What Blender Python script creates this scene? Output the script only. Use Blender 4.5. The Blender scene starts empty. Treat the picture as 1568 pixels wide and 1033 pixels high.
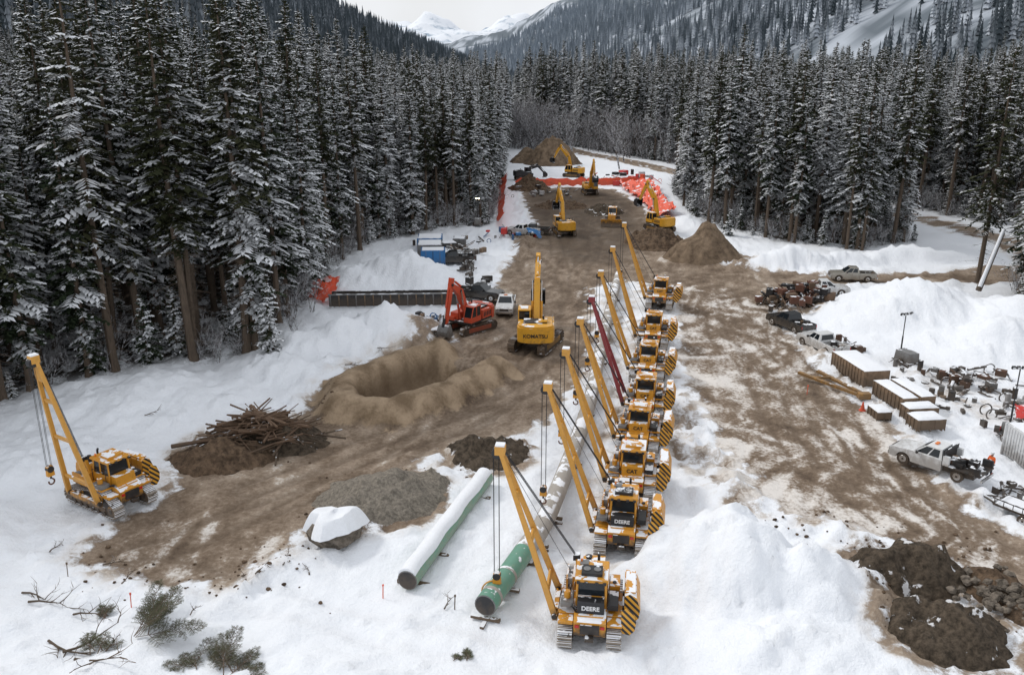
import bpy, math, random, time
import numpy as np
from mathutils import Vector, Matrix, Euler
random.seed(7); RNG=np.random.default_rng(11)
S=bpy.context.scene; COL=S.collection
R=math.radians
# ------------------------------------------------------------------ node helpers
class NT:
    def __init__(s,mat): s.t=mat.node_tree; s.t.nodes.clear()
    def n(s,typ,ins=None,**kw):
        nd=s.t.nodes.new(typ)
        for k,v in kw.items(): setattr(nd,k,v)
        if ins:
            for k,v in ins.items():
                sk=nd.inputs[k]
                if isinstance(v,bpy.types.NodeSocket): s.t.links.new(v,sk)
                else:
                    if sk.type=='RGBA' and len(v)==3: v=(*v,1)
                    sk.default_value=v
        return nd
    def math(s,op,a,b=0.0,c=0.0,clamp=False):
        nd=s.n('ShaderNodeMath',{0:a,1:b,2:c},operation=op); nd.use_clamp=clamp; return nd.outputs[0]
    def noise(s,vec,scale,detail=4,rough=.55,dist=0.0):
        return s.n('ShaderNodeTexNoise',{'Vector':vec,'Scale':scale,'Detail':detail,'Roughness':rough,'Distortion':dist}).outputs['Fac']
    def sstep(s,v,a,b):
        return s.n('ShaderNodeMapRange',{'Value':v,'From Min':a,'From Max':b,'To Min':0.0,'To Max':1.0},interpolation_type='SMOOTHSTEP').outputs[0]
    def mix(s,f,a,b):
        nd=s.n('ShaderNodeMix',data_type='RGBA')
        for k,v in ((0,f),(6,a),(7,b)):
            sk=nd.inputs[k]
            if isinstance(v,bpy.types.NodeSocket): s.t.links.new(v,sk)
            else: sk.default_value=(*v,1) if k and len(v)==3 else v
        return nd.outputs[2]
    def attr(s,name): return s.n('ShaderNodeAttribute',attribute_name=name).outputs['Fac']
    def out(s,color,rough=.6,metal=0.0,bump=None,bstr=.4,bdist=.05,emis=None,estr=0,spec=.5):
        ins={'Base Color':color,'Roughness':rough,'Metallic':metal,'Specular IOR Level':spec}
        if bump is not None:
            ins['Normal']=s.n('ShaderNodeBump',{'Height':bump,'Strength':bstr,'Distance':bdist}).outputs[0]
        if emis: ins['Emission Color']=emis; ins['Emission Strength']=estr
        p=s.n('ShaderNodeBsdfPrincipled',ins)
        s.n('ShaderNodeOutputMaterial',{'Surface':p.outputs[0]})
def newmat(name):
    m=bpy.data.materials.new(name); m.use_nodes=True; return m,NT(m)
def paint(name,col,rough=.45,metal=0.0,snow=0.0,dirt=.35,dcol=(.09,.065,.045),spec=.5,scale=1.3):
    m,t=newmat(name)
    tc=t.n('ShaderNodeTexCoord').outputs['Object']
    rnd=t.n('ShaderNodeObjectInfo').outputs['Random']
    off=t.n('ShaderNodeVectorMath',{0:tc,1:t.n('ShaderNodeCombineXYZ',{0:t.math('MULTIPLY',rnd,37.0),1:t.math('MULTIPLY',rnd,19.0)}).outputs[0]},operation='ADD').outputs[0]
    g=t.n('ShaderNodeNewGeometry')
    z=t.n('ShaderNodeSeparateXYZ',{0:tc}).outputs[2]
    nz=t.n('ShaderNodeSeparateXYZ',{0:g.outputs['Normal']}).outputs[2]
    nn=t.noise(off,scale*2,4,.7)
    low=t.sstep(z,1.8,.2)
    d=t.math('ADD',t.math('MULTIPLY',low,.45),nn)
    c=t.mix(t.math('MULTIPLY',t.sstep(d,.5,.95),dirt*2,clamp=True),col,dcol)
    c=t.mix(t.math('MULTIPLY',t.math('FRACT',t.math('MULTIPLY',nn,5.0)),.14),c,tuple(x*.5 for x in col))
    r=rough
    if snow>0:
        n2=t.noise(off,scale,3,.6)
        f=t.math('MULTIPLY',t.sstep(nz,.6,.8),t.sstep(n2,.66-.4*snow,.70-.4*snow))
        c=t.mix(f,c,(.84,.86,.9))
        r=t.math('MAXIMUM',t.math('MULTIPLY',f,.8),rough)
    t.out(c,r,metal,spec=spec)
    return m
# ------------------------------------------------------------------ noise
def _h(ix,iy,s):
    n=(ix.astype(np.int64)*374761393+iy.astype(np.int64)*668265263+s*1442695041)&0x7fffffff
    n=((n^(n>>13))*1274126177)&0x7fffffff
    return ((n^(n>>16))&0xffff)/65535.0
def vn(x,y,s=0):
    ix=np.floor(x);iy=np.floor(y);fx=x-ix;fy=y-iy;fx=fx*fx*(3-2*fx);fy=fy*fy*(3-2*fy)
    a=_h(ix,iy,s);b=_h(ix+1,iy,s);c=_h(ix,iy+1,s);d=_h(ix+1,iy+1,s)
    return (a*(1-fx)+b*fx)*(1-fy)+(c*(1-fx)+d*fx)*fy-.5
def fbm(x,y,s=0,o=4):
    r=0;a=1.0
    for i in range(o): r=r+a*vn(x*2**i+i*17.3,y*2**i-i*9.1,s+i); a*=.5
    return r
def ss(x,a,b):
    t=np.clip((x-a)/(b-a),0,1); return t*t*(3-2*t)
def sdpoly(x,y,P):
    x=np.asarray(x,float);y=np.asarray(y,float)
    d=np.full(x.shape,1e18);inside=np.zeros(x.shape,bool);n=len(P)
    for i in range(n):
        ax,ay=P[i];bx,by=P[(i+1)%n];ex,ey=bx-ax,by-ay;wx,wy=x-ax,y-ay
        t=np.clip((wx*ex+wy*ey)/(ex*ex+ey*ey+1e-9),0,1)
        d=np.minimum(d,(wx-ex*t)**2+(wy-ey*t)**2)
        if ay!=by:
            c=((ay>y)!=(by>y))&(x<(bx-ax)*(y-ay)/(by-ay)+ax); inside^=c
    d=np.sqrt(d); return np.where(inside,d,-d)
def sdline(x,y,P):
    d=np.full(np.shape(x),1e18)
    for (ax,ay),(bx,by) in zip(P[:-1],P[1:]):
        ex,ey=bx-ax,by-ay;wx,wy=x-ax,y-ay
        t=np.clip((wx*ex+wy*ey)/(ex*ex+ey*ey),0,1); d=np.minimum(d,(wx-ex*t)**2+(wy-ey*t)**2)
    return np.sqrt(d)
# ------------------------------------------------------------------ site plan (metres)
MUD=[(-24.3,41.2),(-24,44.2),(-22.8,47.5),(-22.3,50.6),(-23.5,54.0),(-20.5,58.8),(-16.6,61.6),(-16.6,66.3),(-12.5,78),(-8.1,82),(-5.4,80),(-7,86),(-3.4,96.4),(-1.6,109.7),(.6,124.4),(0.6,137.4),(4.8,146.5),(2.8,172.8),(2.4,198),(14.9,202.7),(23.6,198),(26.7,172.8),(24.5,146.5),(24.4,126.8),(28.7,117.6),(35.4,113.5),(44.6,110.5),(62.2,113.5),(75,112),(75,106),(58.9,107.1),(43.7,106),(33.4,102.6),(29.5,92.1),(29,84.6),(28.4,74.3),(28.4,67.6),(29.3,61.9),(28.6,57),(28,52.7),(28,49),(29,45.6),(30.3,42.7),(28.4,38.9),(25.3,40.3),(23.0,42.4),(20.0,45.4),(16.7,46.7),(15.9,52.9),(15.4,61.9),(15.8,74.3),(18.5,92.1),(20.3,104.6),(15,107.8),(10,104.6),(8.6,87),(7.0,74.3),(4.4,66.1),(2.1,60.6),(-1.4,56.4),(-4.0,57),(-6.2,55.0),(-7.3,50),(-11.4,46.5),(-12.2,45),(-13.2,41.2),(-15.2,39.0),(-18.8,39.2)]
MIX=[(15.5,110),(30,104),(33,78),(31,60),(29,50),(30,41),(26,37),(20,43),(12.5,47),(10.5,56),(14,75)]
STRIP=[(6,104),(20,104),(16,74),(12,57),(9,46),(6,34),(1,34),(3,46),(6.5,62),(8,80)]
GRAV=[(-24,41),(-22.5,46),(-18,47.5),(-14,45),(-13,41),(-16,39)]
TRENCH=[(3,150),(2.8,173),(3,197),(15,201),(23,197),(26,172),(23,146),(20,128),(14,118),(8,118),(5,130)]
ROAD=[(14,330),(21.5,297),(36,262),(48,224),(66,178),(77,152),(80,134),(76,115),(60,109.5)]
U=[(-7.2,77.2),(-11.0,72.8),(-14.3,67.2),(-13.4,63),(-9.5,61.9),(-5.2,66.1),(-1.4,72.4)]
RUTS=[[(19,105),(23,88),(24.5,70),(24,57),(27,44)],[(27,104),(26,88),(27,72),(25.5,58),(25,50),(29,41)],[(44,109),(32,106),(24,98),(22,84),(21,66),(20,54),(24,44)],
 [(8,150),(6,120),(5,100),(4,84),(-1,66),(-8,54),(-17,46),(-21,42)],[(14,140),(11,120),(8,104),(6,88),(2,70),(-4,60),(-13,52),(-19,44)],[(60,110),(42,108),(28,110),(18,116),(12,130)],
 [(2,100),(-2,90),(2,76),(1,68),(-10,57),(-17,50)],[(22,112),(16,118),(9,124)],[(12,60),(14,52),(16,44),(18,38)],[(13,66),(12.6,56),(11.5,48)],[(-4,36),(-.5,44),(2,54),(5,66)],[(8,33),(9.6,42),(11.6,52),(13,62)],[(-20,41),(-14,38),(-8,36),(0,33)]]
FL=[(-70,40),(-50,50),(-41.9,64.6),(-40.3,67.6),(-34.6,73),(-28,75),(-24.4,77),(-23.9,86),(-23.7,101),(-24,119.8),(-21.2,133.6),(-15.8,142),(-6.1,148),(-2.6,153),(-3,187),(-2,224),(-3,290),(0,330),(-40,420),(-330,420),(-330,40)]
FR1=[(34.5,172),(34.5,150),(42,136),(53,127),(64,133),(69,150),(60,176),(50,200),(43,216),(38,205)]
FR2=[(57.5,90),(62,103),(72,104),(90,112),(95,150),(84,152),(78,172),(56,225),(45,262),(28,305),(10,345),(0,420),(330,420),(330,60),(70,70)]
mounds=[(11.4,39.9,5.4,5.4,4.0),(15.2,38.0,5.2,4.4,2.9),(18,36.6,3.5,3,1.2),(13,33.4,7,4.5,1.4),(44,90,11,9.5,4.8),(54,85,11,9,4.2),(48,79,9,7,3.4),(55,73,10,7,2.4),
 (-12.8,84.5,6.2,6.5,3.4),(-16.5,81,5,6,2.6),(-21,78,6,5,1.8),(-14,110,7.5,7,3.4),(-20,106,6,9,2.0),(-9,122,4,5,1.2),(39.5,117.5,8.5,3.6,2.9),(47,118,6,3,1.7),(58,120,14,3.4,2.2),
 (-29,65,12,8,2.0),(-20.5,71.5,8,5.5,1.9),(2,131,2.2,10,1.4),(-32,55,6,6,.8),(-12.5,40.3,3,1.8,.5),(31.5,150,3.5,9,1.6),(-5.8,104,1.5,4,.5),(35,98,4,4,1.0),(-33,44,5,4,.8)]
def rut(x,y):
    r=np.zeros(np.shape(x));wx=x+fbm(x*.12,y*.12,88,2)*1.6
    for P in RUTS: r=np.maximum(r,np.exp(-((sdline(wx,y,P)-.95)/.28)**2))
    return r
def height(x,y):
    x=np.asarray(x,float);y=np.asarray(y,float)
    sd=sdpoly(x,y,MUD); snow=1-ss(sd,-1.0,.6)
    h=np.zeros(x.shape)
    wx=x+fbm(x*.35,y*.35,5,4)*1.5; wy=y+fbm(x*.35,y*.35,15,4)*1.5
    m=np.zeros(x.shape)
    for cx,cy,rx,ry,hh in mounds:
        u=np.sqrt(((wx-cx)/rx)**2+((wy-cy)/ry)**2+.012)
        k=hh*np.clip(1.1-u**.95*1.1,0,None)
        m=np.maximum(m,k)+.12*np.minimum(m,k)
    near=1-ss(y,120,260)
    h+=m+ss(m,.1,1.2)*(np.abs(fbm(x*.9,y*.9,61,4))*.75-.15+np.clip(fbm(x*2.2,y*2.2,63,3),0,1)*.28)*near
    h+=snow*near*(fbm(x*.28,y*.28,1,3)*.55+.06)
    edge=np.exp(-(sd+1.6)**2/1.8)*near
    h+=edge*np.clip(fbm(x*1.3,y*1.3,8,3)+.15,0,1)*.9
    h+=snow*near*np.clip(fbm(x*1.5,y*1.5,21,3)-.12,0,1)*.7
    h+=snow*near*fbm(x*2.7,y*2.7,23,2)*.12
    a=R(12.5);xr=x*math.cos(a)-y*math.sin(a);yr=x*math.sin(a)+y*math.cos(a)
    h+=(1-snow)*near*(fbm(xr*1.4,yr*.3,31,4)*.15)
    h-=rut(x,y)*.11*near
    h+=np.clip(34.5-y,0,30)*.10*ss(-x,4,12)
    fl=sdpoly(x,y,FL); h+=ss(fl,-2,10)*.8
    px=x+(wx-x)*.3;py=y+(wy-y)*.3
    d=sdline(px,py,U); sp=sdpoly(px,py,U)
    h+=1.55*(1-ss(d,.3,2.6))*(1+.22*fbm(x*.6,y*.6,3,3)) - 1.9*ss(sp,.7,1.9)
    Xl=np.minimum(-170+.17*y,-17); hl=np.clip(Xl-x,0,None)*.42*ss(y,250,600)
    Xr=430-.215*y; hr=np.clip(x-Xr,0,None)*.62*ss(y,350,650)
    hill=hl+hr; hill=hill*(1+.35*fbm(x*.006,y*.004,41,4)); hill=900*(1-np.exp(-hill/900))
    hill*=1-.8*ss(y,3200,5200)
    return h+hill
# ------------------------------------------------------------------ ground
def axis(lo,hi,f0,f1,d,g):
    a=list(np.arange(f0,f1+1e-6,d));s=d
    while a[-1]<hi: s*=g; a.append(a[-1]+s)
    b=[];s=d;c=f0
    while c>lo: s*=g; c-=s; b.append(c)
    return np.array(b[::-1]+a)
def make_grid(name,xs,ys,hf,mat,attrs):
    X,Y=np.meshgrid(xs,ys);Zz=hf(X,Y);n,m=X.shape
    co=np.stack([X,Y,Zz],-1).reshape(-1,3).astype(np.float32)
    me=bpy.data.meshes.new(name);i=np.arange((n-1)*(m-1));r=i//(m-1);c=i%(m-1);b=r*m+c
    q=np.stack([b,b+1,b+m+1,b+m],-1).astype(np.int32)
    me.vertices.add(n*m);me.vertices.foreach_set('co',co.ravel());me.loops.add(q.size);me.loops.foreach_set('vertex_index',q.ravel())
    me.polygons.add(len(q));me.polygons.foreach_set('loop_start',np.arange(len(q),dtype=np.int32)*4)
    me.polygons.foreach_set('use_smooth',np.ones(len(q),bool))
    me.update(calc_edges=True)
    for k,f in attrs.items():
        at=me.attributes.new(k,'FLOAT','POINT');at.data.foreach_set('value',np.ascontiguousarray(f(X,Y).ravel().astype(np.float32)))
    me.materials.append(mat);o=bpy.data.objects.new(name,me);COL.objects.link(o);return o,Zz
gm,t=newmat('ground_snow_mud')
pos=t.n('ShaderNodeNewGeometry').outputs['Position']
nf=t.noise(pos,3.2,4,.7);nf0=t.math('SUBTRACT',nf,.5)
n1=t.attr('b1');ns=t.math('MULTIPLY_ADD',nf0,.25,t.attr('bs'));nm=t.math('MULTIPLY_ADD',nf0,.45,t.attr('bm'))
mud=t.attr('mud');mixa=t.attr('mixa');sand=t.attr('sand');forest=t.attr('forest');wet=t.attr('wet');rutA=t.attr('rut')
e=t.math('ADD',mud,t.math('MULTIPLY',t.math('SUBTRACT',nm,.5),1.0))
mm=t.sstep(e,.38,.58)
sv=t.math('ADD',t.math('MULTIPLY',ns,.38),t.math('ADD',t.math('MULTIPLY',n1,.27),t.math('ADD',t.math('MULTIPLY',nf,.12),t.math('MULTIPLY',nm,.23))))
thr=t.math('MULTIPLY_ADD',mixa,-.145,.66)
sf=t.sstep(t.math('SUBTRACT',t.math('SUBTRACT',sv,t.math('MULTIPLY',rutA,.06)),thr),-.05,.09)
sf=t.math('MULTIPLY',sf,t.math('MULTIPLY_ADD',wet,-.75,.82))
cr=t.n('ShaderNodeValToRGB',{0:t.math('ADD',t.math('ADD',t.math('MULTIPLY',ns,.28),t.math('MULTIPLY',nm,.30)),t.math('ADD',t.math('MULTIPLY',nf,.17),t.math('MULTIPLY',n1,.25)))})
el=cr.color_ramp.elements;el[0].position=.34;el[0].color=(.09,.062,.043,1);el[1].position=.67;el[1].color=(.47,.395,.32,1)
x=el.new(.46);x.color=(.19,.14,.10,1);x=el.new(.56);x.color=(.31,.243,.185,1)
mc=t.mix(t.math('MULTIPLY',rutA,.45),cr.outputs[0],(.10,.07,.048))
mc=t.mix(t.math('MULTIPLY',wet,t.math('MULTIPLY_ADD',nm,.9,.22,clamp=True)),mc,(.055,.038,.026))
mc=t.mix(sf,mc,(.78,.75,.72))
snc=t.mix(t.math('MULTIPLY',t.sstep(mud,0.02,.5),t.sstep(nm,.35,.7)),(.85,.875,.92),(.60,.545,.49))
snc=t.mix(t.math('MULTIPLY',t.sstep(nf,.5,.75),.14),snc,(.66,.70,.78));snc=t.mix(t.math('MULTIPLY',rutA,.22),snc,(.66,.66,.68))
gc=t.mix(mm,snc,mc)
sc=t.mix(t.sstep(nm,.25,.75),(.17,.118,.072),(.40,.30,.205))
sc=t.mix(t.sstep(sand,1.25,2.0),sc,(.10,.066,.04))  # inside the pit the soil is painted darker, for shade and damp
gc=t.mix(t.sstep(t.math('ADD',sand,t.math('MULTIPLY',t.math('SUBTRACT',nm,.5),.8)),.45,.6),gc,sc)
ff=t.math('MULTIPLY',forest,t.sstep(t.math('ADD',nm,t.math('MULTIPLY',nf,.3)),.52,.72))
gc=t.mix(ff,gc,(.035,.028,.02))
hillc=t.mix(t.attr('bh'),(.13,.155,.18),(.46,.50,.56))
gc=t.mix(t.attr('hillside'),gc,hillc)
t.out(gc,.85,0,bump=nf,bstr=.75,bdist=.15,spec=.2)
xs=axis(-9000,9000,-40,50,.33,1.07)
ys=[8.0]
while ys[-1]<9500: ys.append(ys[-1]+max(.34 if ys[-1]>28 else 1.5,.0085*ys[-1] if ys[-1]>60 else .34))
ys=np.array(ys)
def a_mud(x,y):
    v=.5+sdpoly(x,y,MUD)*.26
    v=np.maximum(v,.62-np.clip(sdline(x,y,ROAD)-3.0,0,9)*.3)
    v=np.maximum(v,.6*np.exp(-((x-15.1)**2/2+(y-54.2)**2/2.5))+.6*np.exp(-((x-14.2)**2/2.+(y-50)**2/3))+.5*np.exp(-((x-18.3)**2/3+(y-49)**2/1.5)))
    v=np.maximum(v,(.36+.14*fbm(x*.5,y*.5,77,3))*ss(sdpoly(x,y,STRIP),-.5,1.5))
    v=np.maximum(v,.46*ss(sdpoly(x,y,MIX),-.5,1.5))
    v=np.maximum(v,.42*np.exp(-((x-37)**2/30+(y-68)**2/60)))
    for cx,cy,r in((21.6,40,3.6),(20.9,34.6,3.3),(25.5,37.5,2.8),(-8.4,48.6,4.3),(-1.8,55.4,3.2),(-19,55.5,5),(28,122,7),(-6,84,4),(32,95,3.5)):
        v=np.maximum(v,.56-np.clip(np.hypot(x-cx,y-cy)-r,0,9)*.35)
    return np.clip(v,0,1)
def a_mix(x,y): return np.clip(np.maximum(.85*ss(sdpoly(x,y,MIX),-1,3),.8*ss(sdpoly(x,y,STRIP),-1,2))+.55*ss(sdpoly(x,y,GRAV),-1,1)+.16,0,1)
def a_sand(x,y): return np.clip(1.3-sdline(x,y,U)*.32,0,1)*.9+1.0*ss(sdpoly(x,y,U),.3,1.6)  # second term raises the pit interior, driving its painted shade
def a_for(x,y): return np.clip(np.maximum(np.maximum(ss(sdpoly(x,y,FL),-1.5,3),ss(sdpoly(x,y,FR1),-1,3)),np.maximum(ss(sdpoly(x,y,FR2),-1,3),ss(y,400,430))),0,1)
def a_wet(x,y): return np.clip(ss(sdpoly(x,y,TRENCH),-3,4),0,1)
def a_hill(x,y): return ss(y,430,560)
def b_s(x,y):
    wx=x+fbm(x*.09,y*.09,301,3)*9;wy=y+fbm(x*.09,y*.09,311,3)*9;a=R(12.5);xr=wx*math.cos(a)-wy*math.sin(a);yr=wx*math.sin(a)+wy*math.cos(a)
    return .5+fbm(xr*1.3,yr*.15,321,3)*.45
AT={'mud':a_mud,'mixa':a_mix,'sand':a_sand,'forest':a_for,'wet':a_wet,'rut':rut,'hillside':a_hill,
 'b1':lambda x,y:.5+fbm(x*.28,y*.28,101,5)*.42,'bm':lambda x,y:.5+fbm(x*1.1,y*1.1,131,2)*.42,'bs':b_s,'bh':lambda x,y:ss(fbm(x*.03,y*.03,151,4),-.15,.25)}
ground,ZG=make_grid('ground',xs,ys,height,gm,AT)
def HT(x,y):
    x=np.asarray(x,float);y=np.asarray(y,float)
    i=np.clip(np.searchsorted(xs,x)-1,0,len(xs)-2);j=np.clip(np.searchsorted(ys,y)-1,0,len(ys)-2)
    u=(x-xs[i])/(xs[i+1]-xs[i]);v=(y-ys[j])/(ys[j+1]-ys[j])
    return (ZG[j,i]*(1-u)+ZG[j,i+1]*u)*(1-v)+(ZG[j+1,i]*(1-u)+ZG[j+1,i+1]*u)*v
def Z(x,y): return float(HT(x,y))
# ------------------------------------------------------------------ mesh builder
class MB:
    def __init__(s): s.v=[];s.f=[];s.mi=[];s.mats=[];s.M=Matrix()
    def mid(s,m):
        if m not in s.mats: s.mats.append(m)
        return s.mats.index(m)
    def add(s,vs,fs,mat):
        b=len(s.v);s.v+= [tuple(s.M@Vector(v)) for v in vs];k=s.mid(mat)
        for f in fs: s.f.append([b+i for i in f]);s.mi.append(k)
    def box(s,c,d,mat,rz=0,rx=0,ry=0,tp=(1,1)):
        m=Matrix.Translation(c)@Euler((rx,ry,rz)).to_matrix().to_4x4()
        x,y,z=d[0]/2,d[1]/2,d[2]/2
        p=[(-x,-y,-z),(x,-y,-z),(x,y,-z),(-x,y,-z),(-x*tp[0],-y*tp[1],z),(x*tp[0],-y*tp[1],z),(x*tp[0],y*tp[1],z),(-x*tp[0],y*tp[1],z)]
        s.add([m@Vector(q) for q in p],[(3,2,1,0),(4,5,6,7),(0,1,5,4),(1,2,6,5),(2,3,7,6),(3,0,4,7)],mat)
    def bb(s,x0,x1,y0,y1,z0,z1,mat,**k): s.box(((x0+x1)/2,(y0+y1)/2,(z0+z1)/2),(x1-x0,y1-y0,z1-z0),mat,**k)
    def cyl(s,p0,p1,r,mat,n=12,r2=None):
        p0=Vector(p0);p1=Vector(p1);d=(p1-p0)
        if d.length<1e-6:return
        q=d.to_track_quat('Z','Y');r2=r if r2 is None else r2
        a=[p0+q@Vector((r*math.cos(2*math.pi*i/n),r*math.sin(2*math.pi*i/n),0)) for i in range(n)]
        b=[p1+q@Vector((r2*math.cos(2*math.pi*i/n),r2*math.sin(2*math.pi*i/n),0)) for i in range(n)]
        s.add(a+b,[(i,(i+1)%n,n+(i+1)%n,n+i) for i in range(n)]+[tuple(range(n))[::-1],tuple(range(n,2*n))],mat)
    def prism(s,pts,a,b,mat,ax='x'):
        n=len(pts)
        f={'x':lambda u,v,w:(w,u,v),'y':lambda u,v,w:(u,w,v),'z':lambda u,v,w:(u,v,w)}[ax]
        s.add([f(u,v,a) for u,v in pts]+[f(u,v,b) for u,v in pts],[(i,(i+1)%n,n+(i+1)%n,n+i) for i in range(n)]+[tuple(range(n))[::-1],tuple(range(n,2*n))],mat)
    def beam(s,p0,p1,w0,h0,mat,w1=None,h1=None,up=(0,0,1)):
        p0=Vector(p0);p1=Vector(p1);d=(p1-p0).normalized();u=Vector(up)
        x=d.cross(u)
        if x.length<1e-3: x=d.cross(Vector((0,1,0)))
        x.normalize();y=x.cross(d);w1=w1 or w0;h1=h1 or h0
        P=[]
        for p,w,h in((p0,w0,h0),(p1,w1,h1)):
            for i,j in((-1,-1),(1,-1),(1,1),(-1,1)): P.append(p+x*i*w/2+y*j*h/2)
        s.add(P,[(3,2,1,0),(4,5,6,7),(0,1,5,4),(1,2,6,5),(2,3,7,6),(3,0,4,7)],mat)
    def tube(s,pts,r,mat,n=8):
        for a,b in zip(pts[:-1],pts[1:]): s.cyl(a,b,r,mat,n)
    def ring(s,c,r,r2,mat,a0=0,a1=360,n=14,ax='y'):
        P=[]
        for i in range(n+1):
            a=R(a0+(a1-a0)*i/n)
            P.append((c[0]+r*math.cos(a),c[1],c[2]+r*math.sin(a)) if ax=='y' else (c[0],c[1]+r*math.cos(a),c[2]+r*math.sin(a)))
        s.tube(P,r2,mat,6)
    def mesh(s,name,smooth=True):
        me=bpy.data.meshes.new(name);me.from_pydata(s.v,[],s.f)
        for m in s.mats: me.materials.append(m)
        me.polygons.foreach_set('material_index',s.mi)
        me.update()
        import bmesh
        bm=bmesh.new();bm.from_mesh(me);bmesh.ops.recalc_face_normals(bm,faces=bm.faces);bm.to_mesh(me);bm.free()
        if smooth:
            me.polygons.foreach_set('use_smooth',[True]*len(me.polygons));me.set_sharp_from_angle(angle=R(32))
        return me
    def obj(s,name,loc=(0,0,0),rz=0,bevel=.02,smooth=True,**k):
        o=bpy.data.objects.new(name,s.mesh(name,smooth=smooth));COL.objects.link(o);o.location=loc;o.rotation_euler[2]=rz
        if bevel:
            b=o.modifiers.new('bevel','BEVEL');b.width=bevel;b.segments=1;b.limit_method='ANGLE';b.angle_limit=R(50)
        return o
def place(me,name,loc,rz=0,sc=1,bevel=0):
    o=bpy.data.objects.new(name,me);COL.objects.link(o);o.location=loc;o.rotation_euler[2]=rz;o.scale=(sc,)*3
    if bevel:
        b=o.modifiers.new('bevel','BEVEL');b.width=bevel;b.segments=1;b.limit_method='ANGLE';b.angle_limit=R(50)
    return o
def text(s,size,mat,parent,loc,rot,name='lettering'):
    c=bpy.data.curves.new(name,'FONT');c.body=s;c.size=size;c.extrude=.006;c.align_x='CENTER';c.align_y='CENTER';c.offset=.008
    c.materials.append(mat);o=bpy.data.objects.new(name,c);COL.objects.link(o);o.parent=parent;o.location=loc;o.rotation_euler=rot;return o
# ------------------------------------------------------------------ materials
YEL=paint('yellow_machine_paint',(.62,.28,.025),.42,snow=.46,dirt=.55)
YELB=paint('yellow_boom_paint',(.62,.31,.055),.45,snow=.1,dirt=.4)
YELK=paint('excavator_yellow_paint',(.68,.34,.025),.42,snow=.2,dirt=.45)
REDB=paint('dark_red_boom_paint',(.24,.03,.035),.45,snow=.1,dirt=.3)
ORG=paint('orange_red_paint',(.56,.075,.03),.4,snow=.15,dirt=.35)
BLK=paint('black_machine_parts',(.018,.018,.02),.5,snow=.3,dirt=.35)
STL=paint('track_steel',(.07,.055,.045),.55,.3,snow=.35,dirt=.7,dcol=(.16,.115,.08))
STS=paint('snowy_track_steel',(.10,.08,.065),.55,.3,snow=.75,dirt=.6,dcol=(.3,.25,.2))
GRY=paint('grey_steel',(.22,.22,.22),.5,.3,snow=.35,dirt=.3)
WHT=paint('white_paint',(.6,.61,.62),.35,snow=.2,dirt=.35)
WHP=paint('truck_white_paint',(.70,.71,.72),.25,snow=0,dirt=.3,dcol=(.22,.18,.14))
BKP=paint('truck_black_paint',(.02,.022,.025),.2,snow=0,dirt=.3,dcol=(.12,.1,.08))
SLP=paint('truck_beige_paint',(.38,.36,.32),.25,.4,snow=0,dirt=.3,dcol=(.2,.16,.12))
BLU=paint('blue_container_paint',(.02,.15,.38),.45,snow=.3,dirt=.2)
WOD=paint('weathered_timber',(.24,.16,.10),.8,snow=.4,dirt=.4)
DWD=paint('dead_wood',(.13,.08,.05),.85,snow=.12,dirt=.5)
SNW=paint('settled_snow',(.85,.87,.91),.85,dirt=.03,dcol=(.6,.6,.62),spec=.2)
RUB=paint('tyre_rubber',(.02,.02,.02),.85,dirt=.4)
RST=paint('rusty_scrap',(.13,.055,.035),.8,.2,snow=.35,dirt=.4)
OTP=paint('orange_tarp_fabric',(.85,.11,.045),.6,snow=.22,dirt=.15,scale=.6)
REDT=paint('red_fabric',(.62,.04,.035),.6,snow=.2,dirt=.1)
GRN=paint('green_pipe_coating',(.13,.30,.22),.5,snow=.12,dirt=.4,dcol=(.26,.30,.22))
PPG=paint('pipe_concrete_coating',(.38,.35,.315),.8,snow=.42,dirt=.4,dcol=(.26,.22,.18),scale=.8)
def simple(name,col,rough=.3,metal=0,emis=None,es=0):
    m,t=newmat(name);n=t.noise(t.n('ShaderNodeTexCoord').outputs['Object'],4,2)
    t.out(t.mix(t.math('MULTIPLY',n,.4),col,tuple(c*.6 for c in col)),rough,metal,emis=emis,estr=es);return m
GLS=simple('dark_window_glass',(.015,.02,.025),.08);CHR=simple('bright_metal',(.6,.6,.6),.25,.9)
LTX=simple('white_lettering',(.8,.8,.8),.5);BTX=simple('black_lettering',(.02,.02,.02),.5);RLT=simple('red_lens',(.5,.02,.02),.2)
LMP=simple('lit_lamp_lens',(1,.8,.5),.3,0,(1,.78,.45,1),25)
CAB=simple('wire_rope',(.03,.03,.035),.5,.5);AMB=simple('amber_beacon',(.8,.2,.02),.3)
haz,t=newmat('hazard_stripes')
tc=t.n('ShaderNodeTexCoord').outputs['Object'];sx=t.n('ShaderNodeSeparateXYZ',{0:tc})
w=t.math('FRACT',t.math('MULTIPLY',t.math('ADD',t.math('ADD',sx.outputs[0],sx.outputs[1]),sx.outputs[2]),2.9))
t.out(t.mix(t.math('GREATER_THAN',w,.5),(.66,.32,.03),(.02,.02,.02)),.5)
def dirtmat(name,a,b,scale=2.0,snow=0.0,bstr=.9):
    m,t=newmat(name);p=t.n('ShaderNodeNewGeometry').outputs['Position']
    n=t.noise(p,scale,6,.74)
    c=t.mix(t.sstep(n,.3,.7),a,b)
    if snow: c=t.mix(t.math('MULTIPLY',t.sstep(t.noise(p,1.0,4,.6),.62-snow*.3,.66-snow*.3),.9),c,(.8,.8,.82))
    t.out(c,.9,0,bump=n,bstr=bstr,bdist=.18,spec=.2);return m
DRT=dirtmat('brown_soil',(.045,.03,.02),(.18,.122,.08));DRK=dirtmat('dark_soil',(.032,.025,.018),(.13,.1,.073),3,.03)
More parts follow.
